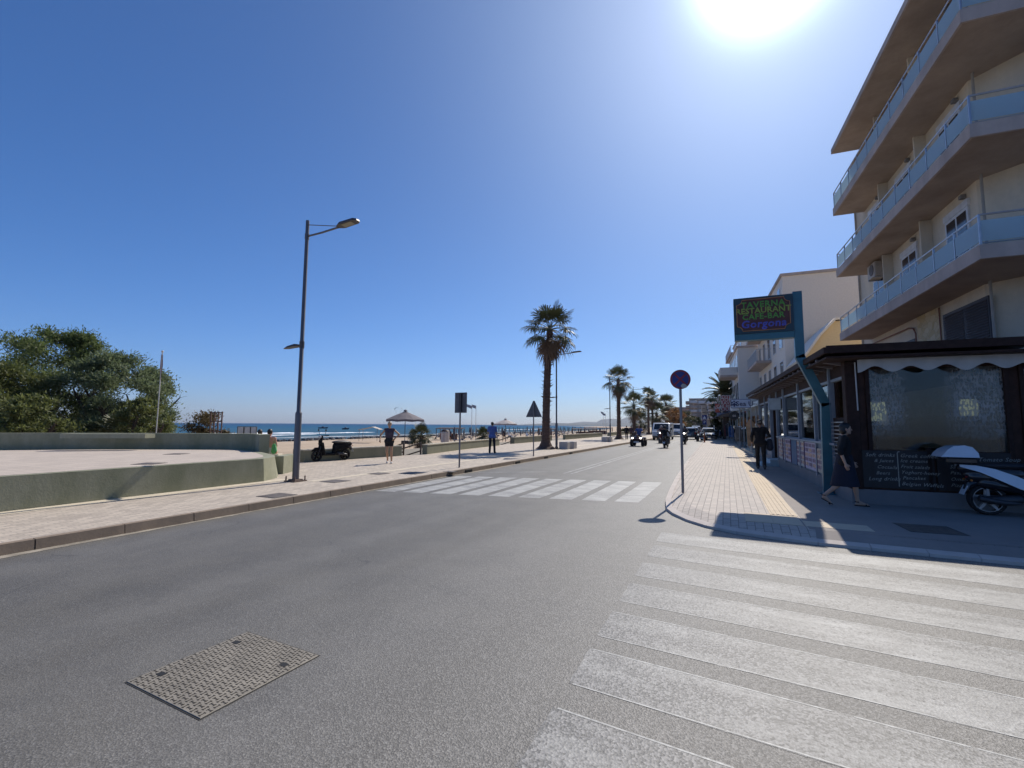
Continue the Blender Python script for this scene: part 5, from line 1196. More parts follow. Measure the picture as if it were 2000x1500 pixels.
# ================================================================ BEACH FURNITURE
def parasol(loc, w, h, z_rim, mt, label, seed=0, val=.16):
    o = thing('beach_umbrella', label, 'umbrella', loc, .3); part('pole', MB().tube([(0,0,-.2),(0,0,h)], .03, 8), M('pole_grey', (.13,.125,.135)), o)
    n = 8; mb = MB(); vs = [(0,0,h)]; 
    for i in range(n*2):
        a = PI*i/n; r = w*(1 if i % 2 == 0 else .955); vs.append((r*math.cos(a), r*math.sin(a), z_rim+(0 if i%2==0 else .04)))
    for i in range(n*2):
        a = PI*i/n; r = w*(1 if i % 2 == 0 else .955); vs.append((r*math.cos(a), r*math.sin(a), z_rim-val+(.0 if i%2==0 else .05)))
    for i in range(n*2):
        a = PI*i/n; r = w*.5*(1 if i % 2 == 0 else .97); vs.append((r*math.cos(a), r*math.sin(a), (z_rim+h)/2+.03))
    m2 = n*2; fs = [(0,1+2*m2+i,1+2*m2+(i+1)%m2) for i in range(m2)]+[(1+2*m2+i,1+i,1+(i+1)%m2,1+2*m2+(i+1)%m2) for i in range(m2)]+[(1+i,1+m2+i,1+m2+(i+1)%m2,1+(i+1)%m2) for i in range(m2)]
    part('canopy', mb.add(vs, fs), mt, o)
    part('vent', MB().lathe([(.22,h-.02),(.10,h+.10),(.02,h+.13)], n=8), mt, o)
    for i in range(8): a = PI*i/4; part('rib', MB().tube([(0,0,h-.12),(w*.93*math.cos(a), w*.93*math.sin(a), z_rim-.02)], .012, 4), M('pole_grey', (.13,.125,.135)), o)
    return o
UG = M('umbrella_grey', (.16,.14,.15), .85, var=.1); UW = M('umbrella_cream', (.42,.38,.36), .85, var=.1)
q = G(790, 875, -.3); z1, z0_ = ztop(q,792,803)+.3, ztop(q,792,820)+.3; parasol(q, 37/900*math.hypot(q.x,q.y)*1.0, z1, z0_, UG, 'large charcoal grey parasol behind the jogger at the beach stairs')
q = G(987, 861, -.3); z1, z0_ = ztop(q,987,819)+.3, ztop(q,987,828)+.3; parasol(q, 21/900*math.hypot(q.x,q.y)*1.08, z1, z0_, UW, 'cream parasol right of the man in the blue shirt')
# canvas shelter
def shelter(px, py, z, w, h, label, mt):
    q = G(px, py, z); o = thing('beach_shelter', label, 'shelter', q, .5)
    for x in (-w/2,w/2):
        for y in (-1,1): part('post', MB().tube([(x,y,0),(x,y,h-.25 if x<0 else h)], .03, 6), M('shelter_post', (.22,.20,.19), .6), o)
    part('roof', MB().slab([(-w/2-.2,-1.1,h-.25),(w/2*.4,-1.1,h+.15),(w/2*.4,1.1,h+.15),(-w/2-.2,1.1,h-.25)], (0,0,1), .04).slab([(w/2*.4,-1.1,h+.15),(w/2+.3,-1.1,h-.2),(w/2+.3,1.1,h-.2),(w/2*.4,1.1,h+.15)], (0,0,1), .04), mt, o)
shelter(722, 861, -.7, 2.4, 1.75, 'pale canvas sun shelter on the sand left of the jogger', M('canvas', (.52,.45,.38), .85))
# rows of folded umbrellas and sunbeds
UL = M('folded_umbrella', (.10,.10,.12), .85, var=.4, scale=1); BD = M('bed_blue', (.07,.10,.19), .8, var=.3, scale=2); BL2 = M('bed_pale', (.35,.33,.31), .8, var=.2)
fu = None; bd = None; cnt = 0
for row, u in enumerate((-30,-35,-40,-46,-52)):
    for k in range(24):
        v = 48+k*4.6+rnd.uniform(-.5,.5)+row*1.1
        if (Vector((u,v,0)).dot(_rh)/Vector((u,v,0)).dot(_fh))*900+1000 < 862: continue
        z = -.98-.12*min(1, max(0, (-u-52)/10)); p = (u+bend(v)+rnd.uniform(-.4,.4), v, z)
        if fu is None:
            fu = thing('folded_umbrella', 'slim folded beach umbrella in the rows of sunbeds near the water', 'umbrella', p, 0, 'folded umbrellas in rows on the beach')
            part('pole', MB().tube([(0,0,0),(0,0,2.25)], .028, 5), M('shelter_post', (.22,.20,.19)), fu); part('canopy', MB().lathe([(.03,2.35),(.10,2.0),(.13,1.4),(.07,1.05)], n=7), UL, fu)
        else: dup(fu, p, rnd.uniform(0,6), scale=rnd.uniform(.78,.95))
        if k % 2 == 0 or row > 2:
            q = (p[0]-.9, p[1]+.4, z)
            if bd is None:
                bd = thing('sunbed', 'plain sunbed under a folded umbrella in the rows near the water', 'sunbed', q, 0, 'sunbeds in rows on the beach')
                part('frame', MB().box(-.95,.95,-.32,.32,.26,.31).box(-.9,-.84,-.3,.3,0,.26).box(.7,.76,-.3,.3,0,.26), BL2, bd); part('mattress', MB().bbox(-.5,.95,-.3,.3,.31,.38,.02).slab([(-.5,-.3,.33),(-.5,.3,.33),(-1.0,.3,.75),(-1.0,-.3,.75)], (0,0,1), .06), BD, bd)
            else: dup(bd, q, rnd.uniform(-.3,.3)+(PI if rnd.random() < .1 else 0), mats={'bed_blue': rnd.choice([BD, BL2, M('bed_dark', (.05,.05,.06), .8)])})
# beach bar sheds and a kiosk
def shed(px, pb, z, w, d, h, mt, label, cat='hut', legs=True):
    q = G(px, pb, z); o = thing('beach_hut', label, cat, q, R(20))
    part('roof', MB().slab([(-w/2,-d/2,h),(w/2,-d/2,h),(w/2,d/2,h+.15),(-w/2,d/2,h+.15)], (0,0,1), .1), mt, o)
    for x in (-w/2+.1, -w/6, w/6, w/2-.1):
        for y in (-d/2+.1, d/2-.1): part('post', MB().box(x-.05,x+.05,y-.05,y+.05,0,h), WD, o)
    part('counter', MB().box(-w*.35,w*.3,-d/2+.3,-d/2+.5,0,1.0), M('hut_red', (.16,.07,.05), .8, var=.5, scale=2), o)
DK_ = M('dark_thatch', (.05,.035,.035), .9, var=.4, scale=2)
shed(880, 858, -.9, 4.5, 3, 1.75, DK_, 'dark flat roofed beach bar left of the man in the blue shirt')
shed(1068, 852, -.9, 4, 3, 1.5, DK_, 'dark beach hut directly behind the trunk of the big palm')
shed(1142, 851, -.9, 6, 3, 1.5, DK_, 'long dark beach hut right of the big palm')
shed(1168, 848, -.9, 8, 3, 1.7, M('hut_brown', (.12,.07,.06), .9), 'brown beach hut left of the second palm')
q = G(869, 864, -.35); o = thing('kiosk', 'small red and white kiosk barrel on the sand behind the low wall', 'kiosk', q); part('drum', MB().lathe([(.45,0),(.48,.1),(.48,1.1),(.42,1.2)], n=14), M('kiosk_white', (.5,.47,.44), .6), o); part('red_panel', MB().lathe([(.485,.2),(.485,1.0)], n=5), M('kiosk_red', (.22,.03,.03), .6), o); part('lid', MB().lathe([(.5,1.2),(.35,1.38),(.1,1.42)], n=14), M('bollard_dark', (.04,.02,.02)), o)
q = G(794, 867, -.3); single('storage_box', 'black flat box on the sand at the foot of the charcoal parasol', 'box', MB().bbox(-.45,.45,-.3,.3,0,.32,.03), M('black_plastic', (.015,.015,.018), .6), q)
# flags
for k, (px, pt, dep, w) in enumerate(((921,792,62,.9),(929,792,64,.7),(1183,808,95,.7),(1179,805,100,.6))):
    q = atd(px, 850, dep); q.z = -.6; H = ztop(q, px, pt)+.6; o = thing('flag_pole', ('left of the two thin flagpoles right of the rectangular sign','right of the two thin flagpoles right of the rectangular sign','thin flagpole on the beach left of the second palm','paler thin flagpole just beside the one left of the second palm')[k], 'flagpole', q)
    part('pole', MB().tube([(0,0,0),(0,0,H)], .03, 5), M('white_pole', (.55,.53,.48)), o); n = 6
    vs = [];
    for i in range(n+1): vs += [(-w*i/n, .1*math.sin(i), H-.05+.55*i/n*w*.6), (-w*i/n*.9, .1*math.sin(i+.4), H-.5+.4*i/n*w)]
    part('flag', MB().add(vs, [(2*i,2*i+2,2*i+3,2*i+1) for i in range(n)]), M('flag_grey', (.25,.28,.34), .8, var=.4, scale=3), o)
# boats and a parasail far out
def boat(px, py, dep, L, label):
    q = atd(px, py, dep); q.z = -1.15; o = thing('boat', label, 'boat', q, HEAD)
    part('hull', MB().add([(-L/2,-.9,0),(L*.3,-.9,0),(L/2,0,.1),(L*.3,.9,0),(-L/2,.9,0),(-L/2-.1,-1.1,.65),(L*.33,-1.1,.7),(L/2+.4,0,.95),(L*.33,1.1,.7),(-L/2-.1,1.1,.65)], [(4,3,2,1,0),(0,1,6,5),(1,2,7,6),(2,3,8,7),(3,4,9,8),(4,0,5,9),(5,6,7,8,9)]), M('boat_navy', (.018,.03,.06), .5), o)
    part('cabin', MB().bbox(-L*.15,L*.1,-.5,.5,.6,1.15,.1), M('boat_dark', (.05,.06,.09), .5), o)
boat(631, 839, 250, 4.6, 'larger dark boat anchored off the beach'); boat(675, 841.5, 215, 2.6, 'smaller dark boat right of the larger one')
q = atd(778, 798, 320); o = thing('parasail', 'tiny grey parasail high above the sea left of the charcoal parasol top', 'parasail', q, HEAD)
mb = MB(); n = 10; vs = []
for i in range(n+1):
    a = PI*i/n
    for y in (-1.0, 1.0): vs.append((2.6*math.cos(a), y, 1.5*math.sin(a)-.6))
part('canopy', mb.add(vs, [(2*i,2*i+1,2*i+3,2*i+2) for i in range(n)]), M('parasail_cloth', (.16,.19,.22), .8), o)
part('lines', MB().tube([(-2.5,0,-.5),(0,0,-5.5)], .05, 3).tube([(2.5,0,-.5),(0,0,-5.5)], .05, 3), M('parasail_cloth', (.16,.19,.22)), o)
# ================================================================ PEOPLE
def remesh(mb, name, mat_, vox, parent=None, sm=4):
    me = mb.mesh('tmp', mat_); o = bpy.data.objects.new('tmp', me); C.objects.link(o)
    md = o.modifiers.new('r', 'REMESH'); md.mode = 'VOXEL'; md.voxel_size = vox; md.use_smooth_shade = True
    if sm: s = o.modifiers.new('s', 'SMOOTH'); s.factor = .5; s.iterations = sm
    dg = bpy.context.evaluated_depsgraph_get(); dg.update(); nm = bpy.data.meshes.new_from_object(o.evaluated_get(dg)); nm.name = name
    bpy.data.objects.remove(o); bpy.data.meshes.remove(me)
    nm.materials.clear(); nm.materials.append(mat_); nm.polygons.foreach_set('material_index', [0]*len(nm.polygons)); nm.polygons.foreach_set('use_smooth', [True]*len(nm.polygons))
    return link(name, nm, parent)
SKIN = M('skin', (.42,.25,.17), .5, var=.12, scale=6); SKT = M('skin_tan', (.36,.19,.12), .5, var=.12, scale=6)
J0 = dict(pel=(0,0,.96), wai=(0,0,1.10), che=(0,.01,1.31), nec=(0,-.005,1.47), hea=(0,.02,1.625),
          sL=(-.185,0,1.425), eL=(-.235,-.02,1.14), wL=(-.245,.04,.90), sR=(.185,0,1.425), eR=(.235,-.02,1.14), wR=(.245,.04,.90),
          hL=(-.09,0,.93), kL=(-.10,.02,.50), aL=(-.10,-.02,.09), tL=(-.115,.14,.035), hR=(.09,0,.93), kR=(.10,.02,.50), aR=(.10,-.02,.09), tR=(.115,.14,.035))
def V3(p): return Vector(p)
def torso(mb, J, e=0, lo=True, hi=True, wf=1.0):
    p, w, c, n = (V3(J[k]) for k in ('pel','wai','che','nec')); X = (V3(J['sR'])-V3(J['sL'])).normalized()
    if lo:
        mb.cap(V3(J['hL'])-X*0, V3(J['hR']), .115*wf+e, .115*wf+e); mb.cap(p-X*.05, w-X*.05, .105*wf+e, .098*wf+e); mb.cap(p+X*.05, w+X*.05, .105*wf+e, .098*wf+e)
    if hi:
        mb.cap(w-X*.055, c-X*.075, .098*wf+e, .105*wf+e); mb.cap(w+X*.055, c+X*.075, .098*wf+e, .105*wf+e)
        mb.cap(c-X*.08, V3(J['sL'])+X*.03, .10+e, .062+e); mb.cap(c+X*.08, V3(J['sR'])-X*.03, .10+e, .062+e); mb.cap(c, n-Vector((0,0,.06)), .09+e, .062+e); mb.cap(J['sL'], J['sR'], .058+e, .058+e)
def hand(mb, w, e, fwd, curl=.5, side=1):
    w, e = V3(w), V3(e); d = (w-e).normalized(); f = V3(fwd); f = (f-d*f.dot(d)); f = f.normalized() if f.length > .01 else Vector((0,1,0)); n = d.cross(f).normalized()   # f: thumb side
    pal = w+d*.055; mb.ell(pal, (.04,.04,.05), 8, 6); mb.cap(w, pal, .026, .030, 8)
    for i, (o, L) in enumerate(((.030,.070),(.010,.080),(-.010,.074),(-.028,.058))):
        a = w+d*.085+f*o; b = a+(d*math.cos(curl*.6)+n*side*math.sin(curl*.6))*L*.5; c = b+(d*math.cos(curl*1.7)+n*side*math.sin(curl*1.7))*L*.5
        mb.cap(a, b, .0095, .0085, 6); mb.cap(b, c, .0085, .0075, 6)
    a = w+d*.03+f*.028; b = a+(f*.7+d*.7)*.035; c = b+(d*.9+f*.3+n*side*.3)*.03; mb.cap(a, b, .012, .010, 6); mb.cap(b, c, .010, .008, 6)
def human(label, loc, rz, h, J=None, cloth=(), hair=None, skin=SKIN, vox=.009, group=None, fingers=True, curl=.5, headturn=0, cat='person', extra=None):
    j = dict(J0); j.update(J or {}); s = h/1.75
    o = thing('person', label, cat, loc, rz, group); J = {k: tuple(c*s for c in v) for k, v in j.items()}
    mb = MB(); 
    S_ = Matrix.Scale(s, 4); mb.T = S_; jj = j
    torso(mb, jj, -.004)
    mb.cap(jj['nec'], V3(jj['hea'])-Vector((0,.02,.08)), .052, .05)
    H = V3(jj['hea']); RT = Matrix.Rotation(headturn, 3, 'Z')
    def hp(x, y, z): return H+RT@Vector((x,y,z))
    mb.ell(H+Vector((0,0,.025)), (.078,.098,.105), 14, 10, RT); mb.ell(hp(0,.022,-.055), (.058,.072,.065), 12, 8, RT); mb.ell(hp(0,.078,-.095), (.022,.018,.018), 8, 6, RT)
    mb.cap(hp(0,.094,.01), hp(0,.112,-.028), .009, .014, 8); mb.cap(hp(-.02,.094,-.062), hp(.02,.094,-.062), .009, .009, 8); mb.cap(hp(-.04,.085,.025), hp(.04,.085,.025), .012, .012, 8)
    for q in (-1, 1): mb.ell(hp(q*.078,0,-.012), (.010,.018,.032), 8, 6, RT); mb.ell(hp(q*.035,.07,-.035), (.02,.02,.02), 8, 6, RT)
    for q in 'LR':
        mb.cap(jj['s'+q], jj['e'+q], .048, .037); mb.cap(jj['e'+q], jj['w'+q], .037, .025)
        mb.cap(jj['h'+q], jj['k'+q], .083, .054); k_, a_ = V3(jj['k'+q]), V3(jj['a'+q]); mb.cap(k_, a_, .052, .036); mb.cap(k_.lerp(a_, .2), k_.lerp(a_, .5), .052, .05)
        mb.cap(jj['a'+q], jj['t'+q], .036, .028, 8); mb.cap(V3(jj['a'+q])-Vector((0,.02,.045)), V3(jj['t'+q]), .03, .025, 8)
        if fingers: hand(mb, jj['w'+q], jj['e'+q], (0,1,0), curl, 1 if q == 'L' else -1)
        else: mb.ell(V3(jj['w'+q])+(V3(jj['w'+q])-V3(jj['e'+q])).normalized()*.07, (.032,.032,.075), 8, 6)
    remesh(mb, 'body', skin, vox*s if vox < .02 else vox, o, 3)
    for q in (-1, 1):
        m2 = MB(); m2.T = S_; m2.ell(hp(q*.034,.088,.0), (.012,.008,.007), 8, 6, RT); part('eye', m2, M('eye', (.04,.03,.03), .2), o)
    if hair:
        col, style = hair; mt = M('hair_%s' % style+str(col), col, .5, var=.35, scale=30, bump=.4); m2 = MB(); m2.T = S_
        m2.ell(H+RT@Vector((0,-.014,.042)), (.089,.104,.103), 14, 10, RT)
        if style == 'bob': m2.ell(hp(0,-.04,-.03), (.098,.075,.10), 12, 8, RT); m2.ell(hp(0,.045,.085), (.07,.05,.04), 10, 6, RT)
        if style == 'bun': m2.ell(hp(0,-.115,.06), .045, 10, 8); m2.ell(hp(0,-.03,0), (.086,.08,.06), 10, 8, RT)
        if style == 'cap': m2.ell(hp(0,-.03,.0), (.083,.075,.05), 10, 8, RT)
        ob = remesh(m2, 'hair', mt, .01*s, o, 2)
        if style != 'cap' and style != 'short': pass
    for c in cloth:
        kind, col = c[0], c[1]; mt = M('fabric_%s_%.2f_%.2f_%.2f' % (kind, *col), col, .85, var=.25, scale=7, bump=.2); m2 = MB(); m2.T = S_; e = .014
        if kind == 'shirt' or kind == 'longshirt' or kind == 'midshirt':
            torso(m2, jj, e); f = {'shirt': .75, 'midshirt': 1.0, 'longshirt': 1.0}[kind]
            for q in 'LR':
                a, b = V3(jj['s'+q]), V3(jj['e'+q]); m2.cap(a, a.lerp(b, f), .062, .056)
                if kind == 'longshirt': m2.cap(b, V3(jj['w'+q]), .052, .040)
                if kind == 'midshirt': m2.cap(b, b.lerp(V3(jj['w'+q]), .15), .054, .056)
        elif kind == 'crop': torso(m2, jj, .010, False, True)
        elif kind == 'pants':
            torso(m2, dict(jj, wai=tuple(V3(jj['pel']).lerp(V3(jj['wai']), .7))), .012, True, False)
            for q in 'LR': m2.cap(jj['h'+q], jj['k'+q], .097, .070); m2.cap(jj['k'+q], V3(jj['a'+q])+Vector((0,0,-.02)), .070, .062)
        elif kind == 'shorts':
            torso(m2, dict(jj, wai=tuple(V3(jj['pel']).lerp(V3(jj['wai']), .6))), .013, True, False)
            for q in 'LR': m2.cap(jj['h'+q], V3(jj['h'+q]).lerp(V3(jj['k'+q]), .38), .100, .094)
        elif kind == 'skirt':
            p = V3(jj['pel']); hem = V3(c[2]); r0, r1 = .15, c[3]
            for i in range(9):
                a, b = (p+Vector((0,0,.1))).lerp(hem, i/9), (p+Vector((0,0,.1))).lerp(hem, (i+1)/9)
            k = 18; rings = []
            for i in range(8):
                t = i/7; cc = (p+Vector((0,0,.12))).lerp(hem, t); rx = .155+(c[3]-.155)*t; ry = .135+(c[4]-.135)*t
                rings.append([cc+Vector((rx*math.cos(2*PI*q_/k)*(1+.04*t*math.sin(5*2*PI*q_/k)), ry*math.sin(2*PI*q_/k)*(1+.05*t*math.sin(4*2*PI*q_/k)), 0)) for q_ in range(k)])
            m2.add([v for r_ in rings for v in r_], [(a*k+b, a*k+(b+1)%k, (a+1)*k+(b+1)%k, (a+1)*k+b)[::-1] for a in range(7) for b in range(k)]); part('skirt', m2, mt, o, True); continue
        elif kind == 'shoes' or kind == 'sandals':
            for q in 'LR':
                m3 = MB(); m3.T = S_; a, t = V3(jj['a'+q]), V3(jj['t'+q]); hl = a-Vector((0,.03,.05))
                if kind == 'shoes': m3.cap(hl, t, .046, .040, 8); m3.cap(hl+Vector((0,0,.04)), a, .044, .044, 8); remesh(m3, 'shoe', mt, .01, o, 2)
                else:
                    d = (t-hl); m3.slab([hl+Vector((-.035,-.03,-.03)), hl+Vector((.035,-.03,-.03)), t+Vector((.045,.04,-.025)), t+Vector((-.045,.04,-.025))], (0,0,1), .014)
                    m3.tube([t+Vector((-.045,-.02,-.02)), t+Vector((0,-.02,.035)), t+Vector((.045,-.02,-.02))], .012, 6); m3.tube([a+Vector((-.042,0,-.0)), a+Vector((0,.045,.0)), a+Vector((.042,0,-.0)), a+Vector((0,-.045,0)), a+Vector((-.042,0,0))], .010, 6); part('sandal', m3, mt, o)
            continue
        elif kind == 'cap': m2.ell(H+Vector((0,-.008,.062)), (.094,.108,.085), 14, 8); m2.slab([hp(-.06,.07,.06), hp(.06,.07,.06), hp(.045,.17,.045), hp(-.045,.17,.045)], (0,0,1), .01); part('cap', m2, mt, o, True); continue
        elif kind == 'capband': m2.slab([hp(-.05,-.112,.045), hp(.05,-.112,.045), hp(.05,-.115,.068), hp(-.05,-.115,.068)], (0,-1,0), .006); part('cap_band', m2, mt, o); continue
        elif kind == 'helmet': m2.ell(H+Vector((0,0,.03)), (.125,.14,.135), 14, 10); part('helmet', m2, mt, o, True); m4 = MB(); m4.T = S_; m4.ell(H+Vector((0,.035,.02)), (.105,.115,.06), 12, 8); part('visor', m4, M('visor', (.01,.01,.012), .1), o, True); continue
        remesh(m2, {'shirt': 'shirt', 'longshirt': 'jacket', 'midshirt': 'blouse', 'crop': 'top', 'pants': 'trousers', 'shorts': 'shorts'}[kind], mt, .013*s, o, 3)
    return o
BLK = (.006,.0055,.007); NVY = (.009,.010,.024)
# woman in the dark dress walking to the right
a = G(1676,990); wz = R(-93)
wo = human('woman in a black blouse, navy skirt and black sandals walking past the restaurant corner', (a.x-.17, a.y+.02, .13), wz, 1.60,
    dict(kL=(-.09,.17,.50), aL=(-.09,.20,.09), tL=(-.10,.36,.035), kR=(.09,-.08,.50), aR=(.09,-.40,.21), tR=(.10,-.30,.05), hR=(.09,-.02,.93), hL=(-.09,.02,.93),
         eR=(.25,-.10,1.15), wR=(.25,-.02,.90), eL=(-.24,.02,1.15), wL=(-.23,.16,.92), hea=(0,.045,1.62), nec=(0,.01,1.47)),
    (('midshirt', BLK), ('skirt', NVY, (0,-.02,.42), .22, .27), ('sandals', (.01,.01,.01))), ((.010,.008,.008), 'bob'), SKIN, .009)
# man walking away
a = G(1487,916)
mn = human('man dressed all in black with a cap, walking away along the restaurant side', (a.x,a.y,.13), R(-2), 1.76,
    dict(kL=(-.10,.10,.50), aL=(-.10,.10,.09), tL=(-.11,.27,.035), kR=(.10,-.02,.49), aR=(.10,-.22,.13), tR=(.11,-.08,.035), eR=(.30,-.03,1.17), wR=(.22,.20,1.12), eL=(-.27,-.05,1.14), wL=(-.27,.12,.98), hea=(0,.04,1.61)),
    (('longshirt', BLK), ('pants', (.010,.009,.010)), ('shoes', (.10,.09,.08)), ('cap', BLK), ('capband', (.45,.42,.38))), ((.015,.012,.010), 'cap'), SKT, .010)
bo_ = tag(remesh(MB().cap((0,0,0),(0,.0,-.22),.10,.13).cap((0,.12,-.05),(0,.1,-.2),.07,.10), 'shoulder_bag', M('bag_dark', (.02,.025,.04), .7), .02), 'dark bag carried at the right side of the man in black', 'bag'); bo_.location = (a.x+.30, a.y+.12, 1.12)
# jogger
a = G(759,905)
jg = human('blonde jogger in a dark crop top and black shorts, elbows out, on the promenade', (a.x,a.y,.13), R(-150), 1.60,
    dict(kL=(-.11,.08,.50), aL=(-.12,.02,.09), tL=(-.14,.18,.035), kR=(.08,.06,.50), aR=(.07,-.16,.12), tR=(.075,-.02,.035), eL=(-.40,-.06,1.22), wL=(-.25,.05,1.05), eR=(.38,-.04,1.18), wR=(.36,.14,.98), sL=(-.17,0,1.42), sR=(.17,0,1.42)),
    (('crop', (.055,.04,.06)), ('shorts', (.012,.010,.012)), ('shoes', (.55,.55,.55))), ((.36,.27,.17), 'bun'), M('skin_tanned_legs', (.46,.26,.15), .5), .009)
# man in the blue shirt seen from behind
a = G(961,885)
bm = human('man in a blue shirt and dark trousers seen from behind near the big palm', (a.x,a.y,.13), R(18), 1.68,
    dict(aL=(-.13,-.04,.09), tL=(-.15,.12,.035), kL=(-.12,.02,.5), aR=(.14,.0,.09), tR=(.17,.15,.035), kR=(.12,.02,.5), eL=(-.26,.03,1.15), wL=(-.20,.20,1.05), eR=(.25,.0,1.14), wR=(.27,.04,.90), hea=(0,.05,1.60)),
    (('shirt', (.085,.14,.36)), ('pants', (.010,.011,.018)), ('shoes', (.02,.015,.015))), ((.02,.015,.012), 'short'), SKIN, .010)
# two people sitting behind the parapet end
SIT = dict(pel=(0,0,.55), wai=(0,0,.70), che=(0,.03,.90), nec=(0,.03,1.06), hea=(0,.06,1.21), sL=(-.185,.02,1.02), sR=(.185,.02,1.02), eL=(-.24,.05,.76), eR=(.24,.05,.76), wL=(-.16,.25,.66), wR=(.16,.25,.66),
    hL=(-.09,.02,.53), hR=(.09,.02,.53), kL=(-.12,.44,.52), kR=(.12,.44,.52), aL=(-.12,.46,.10), aR=(.12,.46,.10), tL=(-.13,.61,.04), tR=(.13,.61,.04))
a = atd(526,850,16.2)
s1 = human('bare-backed person in white shorts sitting by the parapet end', (a.x,a.y,.13-.33+.32), R(35), 1.72, SIT, (('shorts', (.55,.55,.53)), ('shoes', (.05,.04,.04))), ((.018,.012,.010), 'short'), M('skin_pink', (.55,.28,.20), .5), .012, 'people sitting at the parapet end', True)
a2 = atd(506,850,17.6)
human('second sitter mostly hidden behind the parapet, only the head showing', (a2.x,a2.y,.1), R(20), 1.70, SIT, (('shirt', (.35,.33,.30)), ('shorts', (.1,.1,.12))), ((.03,.02,.015), 'short'), SKIN, .014, 'people sitting at the parapet end', False)
st_ = thing('seat_block', 'low plastered block the two bathers sit on behind the parapet end', 'seat', (a.x-.2,a.y+.2,0), R(35)); part('block', MB().bbox(-1.3,.35,-.2,.3,-.4,.56,.02), CAP, st_)
gb = atd(536,862,16.0); gt = thing('beach_bag', 'bright green beach bag beside the bare-backed sitter', 'bag', (gb.x,gb.y,.62)); gt.scale = (.62,.62,.62); remesh(MB().cap((0,0,.1),(0,0,.42),.15,.11).cap((.1,0,.12),(.05,0,.3),.1,.1), 'bag_body', M('bag_green', (.08,.34,.12), .7), .02, gt); part('strap', MB().tube([(-.1,0,.45),(-.06,0,.66),(.06,0,.66),(.1,0,.45)], .012, 6), M('bag_green', (.08,.34,.12)), gt)
# distant walkers
WK = dict(kL=(-.09,.14,.50), aL=(-.09,.16,.09), tL=(-.10,.32,.035), kR=(.09,-.03,.49), aR=(.09,-.28,.14), tR=(.10,-.15,.035))
def walker(px, py, top, rz, label, cl, hair=((.02,.015,.012), 'short'), z=.13, J=WK, grp='distant people on foot'):
    q = G(px, py, z); h = max(1.5, min(1.9, ztop(q, px, top)-z)); return human(label, q, rz, h, J, cl, hair, SKT, .03, grp, False)
walker(1224,859,841,R(10),'person in black walking on the promenade left of the quad bike',(('longshirt',BLK),('pants',BLK)))
walker(1233,857,841,R(5),'dark clothed person just right of the other walker, left of the quad bike',(('longshirt',(.05,.03,.04)),('pants',BLK)))
walker(1412,853,834,R(170),'person in a brownish top among the parked vehicles on the right pavement',(('shirt',(.20,.09,.06)),('shorts',(.25,.15,.1))))
walker(1420,851,835,R(10),'person in dark blue near the goods racks of the far shops',(('shirt',(.03,.07,.22)),('pants',(.03,.03,.06))))
walker(1426,856,836,R(150),'person in black standing at the far shop fronts',(('longshirt',BLK),('pants',BLK)))
walker(1403,850,833,R(20),'person in red walking on the far right pavement',(('shirt',(.35,.05,.04)),('pants',(.05,.05,.07))))
walker(878,864,846,R(60),'dark figure at the beach bar left of the man in the blue shirt',(('shirt',(.04,.05,.09)),('shorts',BLK)), z=-.4)
walker(985,862,846,R(80),'dark figure under the cream parasol',(('shirt',(.03,.03,.05)),('shorts',BLK)), z=-.4)

# ================================================================ TWO WHEELERS
TY = M('tyre_rubber', (.014,.014,.015), .85, var=.3, scale=30); RM_ = M('alloy', (.32,.32,.33), .35, .8); BP = M('black_plastic_gloss', (.010,.010,.013), .28, var=.3, coat=.4); BM = M('engine_metal', (.06,.06,.065), .5, .7)
HL = M('headlight_on', (1,.95,.85), .3, var=.01, emit=6); HG = M('headlight_glass', (.5,.52,.55), .1); RDL = M('tail_red', (.25,.01,.01), .25); ORL = M('indicator_orange', (.45,.14,.02), .3); PLT = M('number_plate', (.55,.57,.6), .5)
def wheel(parent, y, z, r, w, x=0, spokes=5, t=.06):
    n = 28; mb = MB(); prof = [(r-t,-w/2*.8),(r-t*.4,-w/2),(r-.008,-w/2*.7),(r,0),(r-.008,w/2*.7),(r-t*.4,w/2),(r-t,w/2*.8)]
    vs = [(x+h_, y+q*math.cos(2*PI*j/n), z+q*math.sin(2*PI*j/n)) for q, h_ in prof for j in range(n)]; k = len(prof)
    fs = [(i*n+j,(i+1)%k*n+j,(i+1)%k*n+(j+1)%n,i*n+(j+1)%n) for i in range(k) for j in range(n)]; W_ = part('wheel', MB().lathe([(.03,-w/2*1.1),(.03,w/2*1.1)], (x,y,z), 10, 'x'), BM, parent); part('tyre', mb.add(vs, fs), TY, W_, True)
    mb = MB(); ri = r-t
    for q in (-w*.36, w*.36): 
        a = [(x+q, y+s_*math.cos(2*PI*j/n), z+s_*math.sin(2*PI*j/n)) for s_ in (ri-.012, ri+.006) for j in range(n)]; mb.add(a, [(j,(j+1)%n,n+(j+1)%n,n+j) for j in range(n)])
    a = [(x+q, y+ri*math.cos(2*PI*j/n), z+ri*math.sin(2*PI*j/n)) for q in (-w*.36,w*.36) for j in range(n)]; mb.add(a, [(j,n+j,n+(j+1)%n,(j+1)%n) for j in range(n)])
    for k_ in range(spokes):
        a_ = 2*PI*k_/spokes+.3; c_, s_ = math.cos(a_), math.sin(a_); p_ = Vector((x,y,z)); d_ = Vector((0,c_,s_)); e_ = Vector((0,-s_,c_))*.022
        for sg in (-1,1): mb.slab([p_+d_*.02-e_*1.3+Vector((sg*w*.3,0,0)), p_+d_*.02+e_*1.3+Vector((sg*w*.3,0,0)), p_+d_*ri+e_*.8+Vector((sg*w*.34,0,0)), p_+d_*ri-e_*.8+Vector((sg*w*.34,0,0))], (sg,0,0), .008)
    part('rim', mb, RM_, W_); return W_
